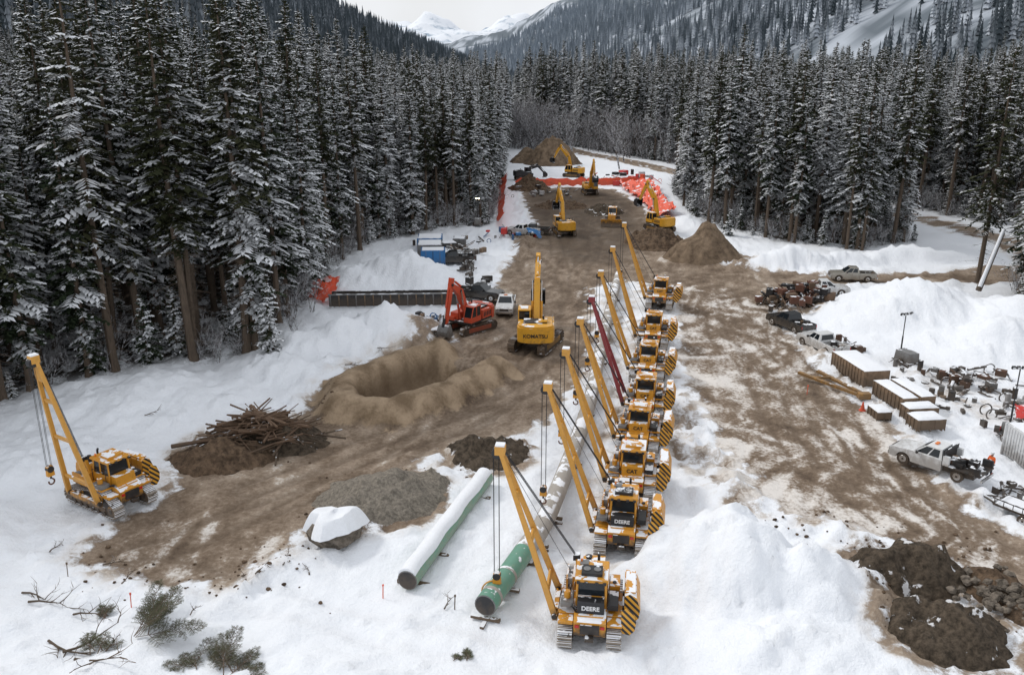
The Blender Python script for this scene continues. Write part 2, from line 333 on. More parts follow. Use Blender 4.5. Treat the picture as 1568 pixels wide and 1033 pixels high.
GRV=dirtmat('grey_gravel',(.13,.115,.095),(.34,.30,.25),5,.0);TAN=dirtmat('tan_soil',(.10,.07,.047),(.26,.19,.13),.8)
RCK=dirtmat('grey_rock',(.06,.05,.04),(.26,.22,.18),1.5)
# ------------------------------------------------------------------ piles
def pile(name,cx,cy,rx,ry,h,mat,seed=0,rot=0,p=1.1,nr=34,ns=96,rough=.12):
    z0=Z(cx,cy) if h<3 else 0
    u,a=np.meshgrid(np.linspace(0,1,nr+1),np.arange(ns)*2*math.pi/ns,indexing='ij');u=u.ravel();a=a.ravel()
    k=1+.28*fbm(np.cos(a)*1.6+seed,np.sin(a)*1.6+seed*3.1,seed,3)+.14*fbm(np.cos(a)*7+seed,np.sin(a)*7,seed+9,3)*u
    x=rx*u*k*np.cos(a);y=ry*u*k*np.sin(a);A0=x*math.cos(rot)-y*math.sin(rot)+cx;A1=x*math.sin(rot)+y*math.cos(rot)+cy
    n=fbm(A0*1.1+seed,A1*1.1,seed,5);n2=fbm(A0*.35,A1*.35+seed,seed+3,2)
    g=HT(A0,A1) if h<3 else np.zeros(len(A0))
    ue=np.sqrt(u*u+.01)-.1*(1-u)
    zz=g+h*(1-ue**p)*(1+.5*n2)+n*rough*h*(1-u**6)*1.6-.12*ss(u,.8,1)-.02
    me=bpy.data.meshes.new(name)
    me.from_pydata(np.stack([A0-cx,A1-cy,zz-z0],-1).tolist(),[],[(i*ns+j,i*ns+(j+1)%ns,(i+1)*ns+(j+1)%ns,(i+1)*ns+j) for i in range(nr) for j in range(ns)])
    me.polygons.foreach_set('use_smooth',[True]*len(me.polygons));me.materials.append(mat)
    o=bpy.data.objects.new(name,me);COL.objects.link(o);o.location=(cx,cy,z0);return o
pile('soil_pile',-20.3,54.4,4.0,2.8,1.9,DRT,1,rough=.2);pile('soil_pile',-17.3,57.2,3.8,2.6,1.9,DRK,2,rough=.2)
pile('gravel_pile',-8.4,48.8,4.3,4.0,1.9,GRV,3,p=1.0,rough=.03);pile('gravel_pile',-1.8,55.4,3.1,2.6,1.15,DRK,4,p=1.0,rough=.03)
pile('soil_pile',28.0,122,6.0,5.0,5.2,TAN,5,p=1.0,rough=.06);pile('soil_pile',12,256,8.5,8,6.6,TAN,6,p=1.5,rough=.10);pile('soil_pile',5,262,6,6,4,TAN,16,p=1.3,rough=.1)
pile('soil_pile',21.6,39.9,3.5,2.4,1.7,DRK,7,rough=.2);pile('soil_pile',20.9,34.6,3.0,2.5,2.0,DRK,8,rough=.16)
pile('soil_pile',25.2,38.6,1.9,2.2,.8,DRT,9,rough=.2);pile('soil_pile',26.2,36,2.0,2.0,.8,DRT,10,rough=.2)
pile('soil_pile',22.5,133,5,6,2.4,DRT,11,rough=.3);pile('soil_pile',4,200,5,6,2.5,DRT,12,rough=.3);pile('soil_pile',10,172,6,5,1.2,DRT,13,rough=.5);pile('soil_pile',18,165,4,6,1.3,DRK,14,rough=.5)
def rock(mb,c,s,mat,seed):
    r=random.Random(seed);n=7;vs=[];fs=[]
    for i in range(6):
        th=math.pi*(i+.0)/5
        for j in range(n):
            ph=2*math.pi*(j+.5*(i%2))/n;k=r.uniform(.75,1.15)
            vs.append((c[0]+s[0]*k*math.sin(th)*math.cos(ph),c[1]+s[1]*k*math.sin(th)*math.sin(ph),c[2]+s[2]*k*math.cos(th)))
    for i in range(5):
        for j in range(n): fs.append((i*n+j,i*n+(j+1)%n,(i+1)*n+(j+1)%n,(i+1)*n+j))
    mb.add(vs,fs,mat)
mb=MB()
r=random.Random(5)
for i in range(110):
    x,y=25.0+r.gauss(0,1.1),37.3+r.gauss(0,.9);q=r.uniform(.1,.32)
    rock(mb,(x,y,Z(x,y)+.2+q*.4+r.uniform(0,.35)),(q,q*.9,q*.7),RCK,i)
mb.obj('rock_pile',bevel=0,smooth=False)
mb=MB();r=random.Random(15)
for cx,cy,sx_,sy_,n in((-13.3,41.2,1.6,1.4,40),(-16,39.0,3,.6,35),(-22.5,42,1.2,2,20),(22,42.6,3,.7,40),(18.5,37,.6,2,25),(-8,52,3,.7,25),(-12,46.5,.6,1.5,20),(25,34,2,2,30),(20,45,6,1.2,40),(-15,62,1,4,30)):
    for i in range(n):
        x,y=cx+r.gauss(0,sx_),cy+r.gauss(0,sy_);q=r.uniform(.03,.07)+.1*r.random()**3
        rock(mb,(x,y,Z(x,y)+q*.3),(q,q*.9,q*.7),DRT,i)
mb.obj('soil_clods',bevel=0,smooth=False)
mb=MB();rock(mb,(0,0,.55),(1.75,1.2,.95),RCK,3);bo=mb.obj('snow_capped_boulder',(-10.2,43.2,Z(-10.2,43.2)),.3,bevel=.12)
mb=MB();vs=[]
for i in range(13):
    for j in range(28):
        u=i/12;a=2*math.pi*j/28;k=1+.15*math.sin(3*a+1)+.08*math.sin(5*a)+.05*math.sin(9*a)
        vs.append((1.7*u**.8*k*math.cos(a),1.25*u**.8*k*math.sin(a),1.95-.1*u-1.25*max(0,u-.55)**1.5*2.6+.09*math.sin(4*u+2*a)))
mb.add(vs,[(i*28+j,i*28+(j+1)%28,(i+1)*28+(j+1)%28,(i+1)*28+j) for i in range(12) for j in range(28)],SNW)
c=mb.obj('snow_cap',bevel=0);c.parent=bo
mb=MB();r=random.Random(9)
for i in range(190):
    L=r.uniform(1.0,4.6);a=r.gauss(.25,.65);x=-18.1+r.gauss(0,1.6);y=56.6+r.gauss(0,1.0);z=.6+1.9*math.exp(-((x+18.3)**2/5+(y-56.6)**2/2))+r.uniform(-.3,.35)
    e=r.gauss(0,.22);d=Vector((math.cos(a)*math.cos(e),math.sin(a)*math.cos(e),math.sin(e)))*L/2;p=Vector((x,y,z+Z(x,y)))
    rr=r.uniform(.03,.10) if i>24 else r.uniform(.12,.22)
    mid=p+Vector((r.gauss(0,.08),r.gauss(0,.08),r.gauss(0,.08)));mb.cyl(p-d,mid,rr,DWD,6,rr*.85);mb.cyl(mid,p+d,rr*.85,DWD,6,rr*.6)
mb.cyl((-18,58,.9),(-12.2,57.3,.35),.13,DWD,7,.07);mb.cyl((-17,56.2,.5),(-12.8,59,.3),.1,DWD,7,.05);mb.cyl((-19,57,1.8),(-17.4,57.5,3.4),.07,DWD,6,.03)
mb.obj('brush_pile',bevel=0)
# ------------------------------------------------------------------ tracks
def hull(P):
    P=sorted(set(P))
    def half(P):
        h=[]
        for p in P:
            while len(h)>1 and (h[-1][0]-h[-2][0])*(p[1]-h[-2][1])-(h[-1][1]-h[-2][1])*(p[0]-h[-2][0])<=0: h.pop()
            h.append(p)
        return h
    a=half(P);b=half(P[::-1]);return a[:-1]+b[:-1]
def track(mb,x,w,circ,mat,inner,hub,sp=.2):
    P=[(round(y+r*math.cos(a*.2618),4),round(z+r*math.sin(a*.2618),4)) for y,z,r in circ for a in range(24)]
    H=hull(P);n=len(H);seg=[math.dist(H[i],H[(i+1)%n]) for i in range(n)];tot=sum(seg);k=int(tot/sp)
    mb.prism(H,x-w*.38,x+w*.38,inner)
    i=0;acc=0
    for s in range(k):
        d=s*tot/k
        while acc+seg[i]<d: acc+=seg[i];i+=1
        t=(d-acc)/seg[i];a=H[i];b=H[(i+1)%n];y=a[0]+(b[0]-a[0])*t;z=a[1]+(b[1]-a[1])*t
        an=math.atan2(b[1]-a[1],b[0]-a[0])
        mb.box((x,y,z),(w,sp*.86,.05),mat,rx=an);ny,nz=math.sin(an),-math.cos(an)
        mb.box((x,y+ny*.05,z+nz*.05),(w,.035,.07),mat,rx=an)
    for y,z,r in circ:
        for sg in(-1,1):
            mb.cyl((x+sg*w*.38,y,z),(x+sg*w*.43,y,z),r*.8,hub,16);mb.cyl((x+sg*w*.43,y,z),(x+sg*w*.47,y,z),r*.35,inner,10)
# ------------------------------------------------------------------ pipelayer
def pipelayer(kind,boom,hookz,tip=(-4.5,0,8.9),cw=0.0,bs=1.15):
    mb=MB();Y=YEL
    oval=kind=='a'
    circ=[(-2.1,.55,.5),(2.1,.52,.46),(0,.9,.2)] if oval else [(-2.15,.48,.42),(2.15,.48,.42),(-1.15,1.12,.44),(.6,1.05,.12)]
    for x in(-1.15,1.15):
        track(mb,x,.7,circ,STS,BLK,YEL,.22);mb.bb(x-.3,x+.3,-1.6,1.6,.25,.6,Y)
        for k in range(6): mb.cyl((x-.36,-1.5+k*.6,.2),(x+.36,-1.5+k*.6,.2),.13,BLK,10)
    mb.prism([(-2.25,.75),(-2.3,1.5),(-1.9,1.72),(2.2,1.6),(2.45,1.3),(2.4,.6)],-.76,.76,Y)
    mb.prism([(.25,1.6),(.25,2.5),(1.9,2.42),(2.4,2.25),(2.5,1.9),(2.5,.9),(2.3,.7)],-.56,.56,Y)
    mb.bb(-.47,.47,2.49,2.54,.95,2.05,BLK)
    for k in range(6): mb.bb(-.575,.575,.55+k*.26,.68+k*.26,1.75,2.25,BLK)
    for sx in(-1,1): mb.cyl((sx*.3,2.5,1.9),(sx*.3,2.58,1.9),.09,CHR,10)
    mb.cyl((.25,1.2,2.4),(.25,1.2,3.05),.07,BLK,8);mb.cyl((.25,1.2,3.05),(.25,1.1,3.2),.07,BLK,8)
    mb.cyl((-.25,1.35,2.4),(-.25,1.35,2.75),.13,BLK,10);mb.cyl((-.25,1.35,2.75),(-.25,1.35,2.85),.17,BLK,10)
    mb.cyl((.05,.75,2.45),(.05,1.15,2.45),.13,GRY,10)
    for sx in(-1,1):
        mb.bb(*( (-1.5,-.78) if sx<0 else (.78,1.5)),-1.55,.75,1.38 if oval else 1.62,1.46 if oval else 1.70,Y)
    mb.bb(.80,1.35,-.1,.95,1.47,2.15,Y);mb.cyl((1.08,.2,2.15),(1.08,.2,2.22),.1,BLK,8)
    mb.bb(.80,1.3,-1.5,-.25,1.71,2.0,BLK)
    zc=1.7
    mb.bb(-.74,.74,-1.3,.3,zc,2.25,Y)
    mb.prism([(-1.27,2.25),(-1.2,3.1),(.12,3.1),(.27,2.25)],-.68,.68,GLS)
    for sx in(-1,1):
        for (y0,y1) in((-1.3,-1.22),(-.45,-.42),(.3,.14)): mb.beam((sx*.69,y0,2.22),(sx*.66,y1,3.12),.09,.1,Y)
        mb.cyl((sx*.85,-1.15,1.7),(sx*.85,-1.15,2.5),.02,BLK,6);mb.cyl((sx*.85,-1.15,2.5),(sx*.85,.2,2.5),.02,BLK,6);mb.cyl((sx*.85,.2,1.7),(sx*.85,.2,2.5),.02,BLK,6)
    mb.beam((-.7,-1.29,2.27),(.7,-1.29,2.27),.07,.08,Y)
    mb.box((0,-.52,3.17),(1.62,1.85,.13),Y,tp=(.95,.95));mb.bb(-.5,.5,-1.1,-.35,3.235,3.4,BLK if oval else Y)
    if oval:
        for sx in(-1,1): mb.cyl((sx*.25,-.72,3.4),(sx*.25,-.72,3.44),.18,GRY,14)
        mb.bb(-.62,-.2,-.15,.3,3.235,3.3,GRY)
    for sx in(-.62,-.25,.25,.62): mb.box((sx,-1.5,3.12),(.16,.1,.12),BLK);
    mb.cyl((-.55,.1,3.2),(-.55,.1,3.42),.05,AMB,8)
    mb.box((0,-1.62,2.02),(1.3,.55,.62),BLK if oval else Y,tp=(.97,.85));mb.bb(-.62,.62,-2.05,-1.36,1.62,1.72,Y)
    mb.bb(-.45,.45,-2.36,-2.29,.9,1.4,BLK);mb.bb(-.2,.2,-2.6,-2.3,.65,.85,BLK);mb.bb(-.7,-.5,-2.34,-2.29,1.2,1.35,RLT);mb.bb(.5,.7,-2.34,-2.29,1.2,1.35,RLT)
    mb.bb(-1.5,-.8,-2.25,-1.6,1.3,1.42,Y);mb.bb(.8,1.5,-2.25,-1.6,1.3,1.42,Y)
    for k in range(4): mb.tube([(-.7+k*.09,-1.4,1.75),(-.85+k*.05,-1.9,2.0-.08*k),(-1.0,-1.2+.3*k,1.6),(-1.1,.2+.1*k,1.75)],.025,BLK,6)
    mb.bb(-1.45,-.85,-1.5,-.5,1.72,1.95,GRY);mb.cyl((-1.15,-1.0,1.95),(-1.15,-1.0,2.3),.16,YEL,12)
    mb.bb(-1.0,-.62,.35,1.5,1.4,2.2,Y);mb.cyl((-1.25,.65,1.85),(-.65,.65,1.85),.3,GRY,14);mb.cyl((-1.25,1.3,1.85),(-.65,1.3,1.85),.3,GRY,14)
    mb.bb(-1.32,-1.22,.3,1.65,1.45,2.1,Y);mb.beam((-.75,.5,2.1),(-.8,.9,3.0),.2,.16,Y);mb.beam((-.75,1.4,2.1),(-.8,1.0,3.0),.2,.16,Y)
    mb.box((-.85,.95,3.0),(.35,.35,.3),BLK)
    mb.beam((-1.72,-bs-.2,.95),(-1.72,bs+.2,.95),.24,.3,Y);mb.beam((-.7,-.9,.95),(-1.75,-.9,.95),.25,.3,Y);mb.beam((-.7,.9,.95),(-1.75,.9,.95),.25,.3,Y)
    T=Vector(tip);bases=[Vector((-1.75,-bs,1.0)),Vector((-1.75,bs,1.0))];up=(1,0,.35)
    for b in bases:
        e=T+Vector((0,.13 if b.y>0 else -.13,0));mb.beam(b,e,.2,.3,boom,.15,.2,up=up);mb.cyl(b-Vector((.0,.22,0)),b+Vector((0,.22,0)),.14,BLK,10)
    def bp(t,k): return bases[k].lerp(T+Vector((0,(-.13,.13)[k],0)),t)
    for tt in(.14,.45,.72): mb.beam(bp(tt,0),bp(tt,1),.26,.12,boom,up=up)
    mb.beam(bp(.86,0).lerp(bp(.86,1),.5),T,.5,.16,boom,.4,.16,up=up)
    mb.box(T+Vector((-.05,0,.12)),(.5,.42,.45),boom);mb.cyl(T+Vector((-.2,-.18,-.05)),T+Vector((-.2,.18,-.05)),.26,BLK,14)
    mb.box(T+Vector((-.05,0,.38)),(.45,.4,.1),SNW)
    P0=Vector((-.85,.95,3.0))
    for dy in(-.12,-.04,.04,.12): mb.cyl(P0+Vector((0,dy,0)),T+Vector((.15,dy,.05)),.016,CAB,5)
    mb.cyl((-1.0,.7,2.1),T+Vector((0,.1,0)),.016,CAB,5)
    hx=T.x-.25
    if hookz is not None:
        for dx in(-.13,.13):
            for dy in(-.06,.06): mb.cyl((hx+dx,dy,T.z-.1),(hx+dx,dy,hookz+.55),.016,CAB,5)
        mb.box((hx,0,hookz+.3),(.42,.26,.62),YEL,tp=(.8,.9));mb.cyl((hx,-.16,hookz+.42),(hx,.16,hookz+.42),.2,BLK,12)
        mb.cyl((hx,0,hookz),(hx,0,hookz-.2),.06,BLK,8);mb.ring((hx,0,hookz-.38),.17,.05,RST,-200,70)
    o=cw
    for y in(-.7,.6): mb.beam((.7,y,1.25),(1.7+o,y,1.35),.22,.22,BLK);
    mb.beam((.85,0,1.9),(1.7+o,0,1.8),.12,.12,CHR)
    pr=[(1.58+o,1.05),(2.02+o,.95),(2.28+o,1.25),(2.34+o,1.75),(2.15+o,2.3),(1.82+o,2.5),(1.58+o,2.35)]
    for k in range(4):
        y=-1.2+k*.56;mb.prism(pr,y,y+.5,Y,'y')
    mb.prism([(a*1.0,b) for a,b in pr],-1.26,-1.215,haz,'y')
    mb.prism([(a*.92+.0,b*.92) for a,b in pr],-2.1,-2.06,haz,'y');mb.beam((1.75,-2.05,1.3),(1.75,-1.2,1.3),.12,.12,Y)
    mb.bb(1.62+o,2.1+o,-1.0,.9,2.42,2.5,Y)
    return mb.mesh('pipelayer')
meA=pipelayer('a',YELB,1.75);meA2=pipelayer('a',YELB,2.2);meB=pipelayer('b',YELB,3.2,cw=.1);meC=pipelayer('b',REDB,3.6);meD=pipelayer('b',YELB,4.2,tip=(-4.3,0,9.1))
rows=[(3.95,36.2,meA,-8,'DEERE'),(6.5,44.0,meA2,-11,'DEERE'),(7.9,50.3,meB,-11,'CAT'),(9.3,57,meB,-13,'CAT'),(10.7,63.4,meC,-12,'CAT'),(12.2,71.5,meB,-14,'CAT'),(14.1,80.8,meD,-12,'CAT'),(17.2,95,meB,-15,'CAT')]
for x,y,me,a,tx in rows:
    o=place(me,'pipelayer',(x,y,Z(x,y)+.02),R(a),1,.018)
    if tx=='DEERE': text(tx,.30,LTX,o,(0,-1.905,2.0),(R(86),0,0))
    else: text(tx,.34,BTX,o,(0,-1.905,2.0),(R(86),0,0))
meL=pipelayer('b',YELB,3.2,tip=(-3.2,0,10.2),bs=1.5);o=place(meL,'pipelayer',(-25.2,48.0,Z(-25.2,48.0)),R(58),1,.018)
# ------------------------------------------------------------------ pipes
def pipeobj(pts,r,mats,split):
    mb=MB();n=20
    P=[Vector(p) for p in pts]
    for k in range(len(P)-1): mb.cyl(P[k],P[k+1],r,mats[0] if k<split else mats[1],n)
    d=(P[0]-P[1]).normalized();mb.cyl(P[0]+d*.02,P[0]+d*.03,r*1.0,GRY,n);mb.cyl(P[0]+d*.03,P[0]+d*.035,r*.9,BLK,n)
    return mb,P
def cr_(P,n):
    out=[];P=[Vector(p) for p in P];Q=[P[0]*2-P[1]]+P+[P[-1]*2-P[-2]]
    for i in range(1,len(Q)-2):
        for k in range(n):
            t=k/n;a,b,c,d=Q[i-1],Q[i],Q[i+1],Q[i+2]
            out.append(.5*((2*b)+(c-a)*t+(2*a-5*b+4*c-d)*t*t+(3*b-a-3*c+d)*t**3))
    return out+[P[-1]]
pp=cr_([(-1.3,35.7,1.15),(.6,40.7,1.0),(2.3,45.6,1.0),(5.9,61.5,1.0),(8.0,74,1.0),(10.2,87,1.0),(13.8,107,1.0)],8)
mb,P=pipeobj(pp,.56,(GRN,PPG),8)
for k in range(0,len(P),4):
    x,y=P[k].x,P[k].y
    for q in range(3): mb.box((x,y,.12+.16*q-.02),(1.5 if q%2==0 else .2,.2 if q%2==0 else 1.2,.15),WOD,rz=-.3)
for k in(1,4): d=(P[k+1]-P[k]).normalized();mb.cyl(P[k],P[k]+d*.22,.575,PPG,20)
mb.ring((P[2].x-.1,P[2].y,P[2].z),.60,.04,YELB,0,360,20);mb.cyl((P[2].x,P[2].y,P[2].z+.5),(P[2].x,P[2].y,1.9),.04,YELB,6)
mb.obj('pipeline',bevel=0)
gp=cr_([(-5.45,38.5,.72),(-3.7,44.2,.72),(-1.75,50.3,.72)],8);mb,P=pipeobj(gp,.55,(GRN,GRN),99)
for k in(1,5,9,14):
    mb.box((P[k].x,P[k].y,.1),(1.8,.25,.22),WOD,rz=-.3)
vs=[];fs=[];n=9
for i,p in enumerate(P):
    d=(P[min(i+1,len(P)-1)]-P[max(i-1,0)]).normalized();s=Vector((d.y,-d.x,0))
    for j in range(n):
        a=R(36+120*j/(n-1)+5*math.sin(i*1.3)); rr=.555+.15*math.sin(math.pi*j/(n-1))**.6+.015*math.sin(i*1.7+j)
        vs.append(p+s*rr*math.cos(a)+Vector((0,0,rr*math.sin(a))))
for i in range(len(P)-1):
    for j in range(n-1): fs.append((i*n+j,i*n+j+1,(i+1)*n+j+1,(i+1)*n+j))
fs.append(tuple(range(n)));mb.add(vs,fs,SNW);mb.obj('green_pipe',bevel=0)
# ------------------------------------------------------------------ excavator
def excavator(C,Bm,P,swing=0):
    mb=MB()
    for x in(-1.3,1.3):
        track(mb,x,.62,[(-2.0,.5,.45),(2.0,.5,.45)],STL,BLK,BLK,.24);mb.bb(x-.25,x+.25,-1.6,1.6,.3,.75,C)
    mb.bb(-1.1,1.1,-.8,.8,.5,.95,BLK);mb.cyl((0,0,.9),(0,0,1.2),.75,BLK,20)
    mb.M=Matrix.Rotation(swing,4,'Z')
    mb.bb(-1.45,1.45,-2.1,1.9,1.2,1.42,BLK)
    cwp=[(-1.5,-1.9)]+[(1.5*math.cos(R(a))*1.0,-2.2+.75*math.sin(R(a))) for a in range(200,341,14)]+[(1.5,-1.9)]
    mb.prism(cwp,1.15,2.35,C,'z');mb.prism([(a*.93,b*.99+.03) for a,b in cwp],2.35,2.5,C,'z')
    mb.bb(-1.45,1.45,-1.9,-.2,1.42,2.35,C);mb.bb(-1.0,.9,-1.8,-.5,2.35,2.55,BLK);mb.bb(.2,.9,-1.7,-.9,2.55,2.68,C)
    mb.bb(.5,1.45,-.2,1.5,1.42,2.15,C);mb.bb(.75,1.45,1.5,1.95,1.42,1.8,C);mb.cyl((.6,-1.2,2.5),(.6,-1.2,3.0),.08,BLK,8)
    for k in range(5): mb.bb(-1.462,-1.45,-1.8+k*.3,-1.62+k*.3,1.6,2.1,BLK)
    mb.bb(-1.5,-.5,.15,1.9,1.42,1.95,C);mb.prism([(.17,1.95),(.2,2.95),(1.5,2.98),(1.88,1.95)],-1.46,-.54,GLS)
    for sx in(-1.47,-.53):
        for y0,y1 in((.17,.22),(.95,.95),(1.88,1.5)): mb.beam((sx,y0,1.9),(sx,y1,3.0),.08,.09,C)
    mb.bb(-1.52,-.48,.12,1.6,2.98,3.08,C);mb.bb(-1.3,-.7,.4,1.2,3.08,3.14,SNW)
    for y in(-1.8,-.3): mb.cyl((1.35,y,2.35),(1.35,y,2.85),.02,BLK,6)
    mb.cyl((1.35,-1.8,2.85),(1.35,-.3,2.85),.02,BLK,6)
    p0,p1,p2,p3=[Vector((0,a,b)) for a,b in P[:4]]
    def plate(a,b,w,h0,h1,m):
        d=(b-a).normalized();nrm=Vector((0,-d.z,d.y));q=[a-nrm*h0/2,b-nrm*h1/2,b+nrm*h1/2,a+nrm*h0/2]
        mb.prism([(v.y,v.z) for v in q],-w/2,w/2,m)
    plate(p0,p1,.48,.45,.82,Bm);plate(p1-(p1-p0).normalized()*.2,p2,.46,.82,.42,Bm);plate(p2+(p2-p3).normalized()*.7,p3,.36,.55,.32,Bm)
    for p in(p0,p1,p2,p3): mb.cyl(p-Vector((.29,0,0)),p+Vector((.29,0,0)),.15,BLK,12)
    nrm=Vector((0,-(p2-p1).normalized().z,(p2-p1).normalized().y))
    for sx in(-.36,.36):
        a=Vector((sx,p0.y+.75,p0.z-.35));b=p1+Vector((sx,.1,0));m=a.lerp(b,.55);mb.cyl(a,m,.12,Bm,10);mb.cyl(m,b,.07,CHR,8)
    a=p1+nrm*.5;b=p2+(p2-p3).normalized()*.6;m=a.lerp(b,.6);mb.cyl(a,m,.12,Bm,10);mb.cyl(m,b,.07,CHR,8)
    sn=(p3-p2).normalized();sn2=Vector((0,sn.z,-sn.y))
    if sn2.y<0: sn2=-sn2
    a=p2.lerp(p3,.1)+sn2*.35;b=p2.lerp(p3,.85)+sn2*.35;m=a.lerp(b,.65);mb.cyl(a,m,.09,Bm,10);mb.cyl(m,b,.05,CHR,8);mb.beam(b,p3+sn2*.45+sn*.3,.3,.08,BLK)
    ang=P[4];bk=[(0,.1),(.45,.05),(.85,-.45),(.8,-1.0),(.35,-1.3),(-.25,-1.2),(-.2,-1.1),(.3,-1.18),(.7,-.95),(.72,-.45),(.38,-.05),(0,-.05)]
    c,s_=math.cos(ang),math.sin(ang);q=[(p3.y+u*c-v*s_,p3.z+u*s_+v*c) for u,v in bk]
    bm_=GRY if C is ORG else BLK
    mb.prism(q,-.6,.6,bm_)
    side=[(0,.05),(.45,.03),(.82,-.45),(.78,-1.0),(.35,-1.27),(-.2,-1.15),(-.1,-.5)];q=[(p3.y+u*c-v*s_,p3.z+u*s_+v*c) for u,v in side]
    for sx in(-.632,.602): mb.prism(q,sx,sx+.03,bm_)
    for k in range(5):
        u,v=-.38,-1.2;mb.box((-.5+k*.25,p3.y+u*c-v*s_,p3.z+u*s_+v*c),(.1,.3,.07),GRY,rx=ang)
    mb.M=Matrix();return mb
sw=R(19);mb=excavator(YELK,YELK,[(.5,1.75),(2.3,5.0),(5.4,6.0),(6.2,3.1),.3],sw);o=mb.obj('excavator',(2.4,80.3,0),R(-22));o.scale=(1.2,)*3
text('KOMATSU',.42,BTX,o,(2.975*math.sin(sw),-2.975*math.cos(sw),1.75),(R(90),0,sw))
mb=excavator(ORG,ORG,[(.5,1.75),(1.9,4.7),(3.3,5.6),(4.3,1.7),-.2],R(12));mb.obj('excavator',(-4.4,85.8,0),R(136))
mb=excavator(YELK,YELK,[(.5,1.75),(1.6,5.2),(4.0,7.4),(5.8,4.6),.3]);mb.obj('excavator',(8.7,141,0),R(10))
mb.obj('excavator',(25.0,143,0.3),R(28));mb.obj('excavator',(17.3,190,0),R(185));mb.obj('excavator',(16,223,0),R(60))
mb=excavator(BLK,BLK,[(.5,1.75),(1.6,3.2),(3.4,3.4),(4.8,1.9),.2]);mb.obj('excavator',(3.2,216,0),R(-80))
# ------------------------------------------------------------------ bulldozer
mb=MB()
for x in(-1,1): track(mb,x,.6,[(-1.7,.5,.42),(1.7,.5,.42),(-.9,.95,.3)],STL,BLK,YEL,.24)
mb.prism([(-1.9,.7),(-1.9,1.6),(.2,1.7),(.3,2.1),(2.0,1.95),(2.1,.7)],-.65,.65,YEL);mb.prism([(-1.3,1.65),(-1.2,2.9),(.1,2.9),(.3,1.65)],-.68,.68,GLS)
for sx in(-.68,.68):
    for y in(-1.28,.2): mb.beam((sx,y,1.6),(sx,y*.85,2.95),.1,.1,YEL)
mb.box((0,-.5,3.0),(1.5,1.7,.15),YEL);mb.prism([(2.9,.1),(2.75,.5),(2.8,1.0),(3.0,1.4),(3.1,1.4),(2.95,.9),(2.95,.5),(3.1,.1)],-1.8,1.8,YEL)
for sx in(-1.35,1.35): mb.beam((sx,-.2,.5),(sx,2.85,.5),.15,.25,YEL)
mb.cyl((.3,1.2,2),(.3,1.2,2.9),.07,BLK,8);mb.obj('bulldozer',(17.9,151,0),R(170))
# ------------------------------------------------------------------ pickup
def wheel(mb,x,y,r=.41,w=.28):
    mb.cyl((x-w/2,y,r),(x+w/2,y,r),r,RUB,20);sg=1 if x>0 else -1
    mb.cyl((x+sg*w/2,y,r),(x+sg*(w/2+.012),y,r),r*.6,CHR,16);mb.cyl((x+sg*(w/2+.012),y,r),(x+sg*(w/2+.03),y,r),r*.2,BLK,8)
def quad_on(mb,A,B,C,D,i0,i1,j0,j1,off,mat):
    A,B,C,D=map(Vector,(A,B,C,D));n=(B-A).cross(D-A).normalized()*off
    f=lambda u,v:(A.lerp(B,u)).lerp(D.lerp(C,u),v)+n
    mb.add([f(i0,j0),f(i1,j0),f(i1,j1),f(i0,j1)],[(0,1,2,3)],mat)
def arch(yc,r=.5,n=9,z=.38): return [(yc+r*math.cos(math.pi*k/(n-1)),z+r*math.sin(math.pi*k/(n-1))) for k in range(n)]
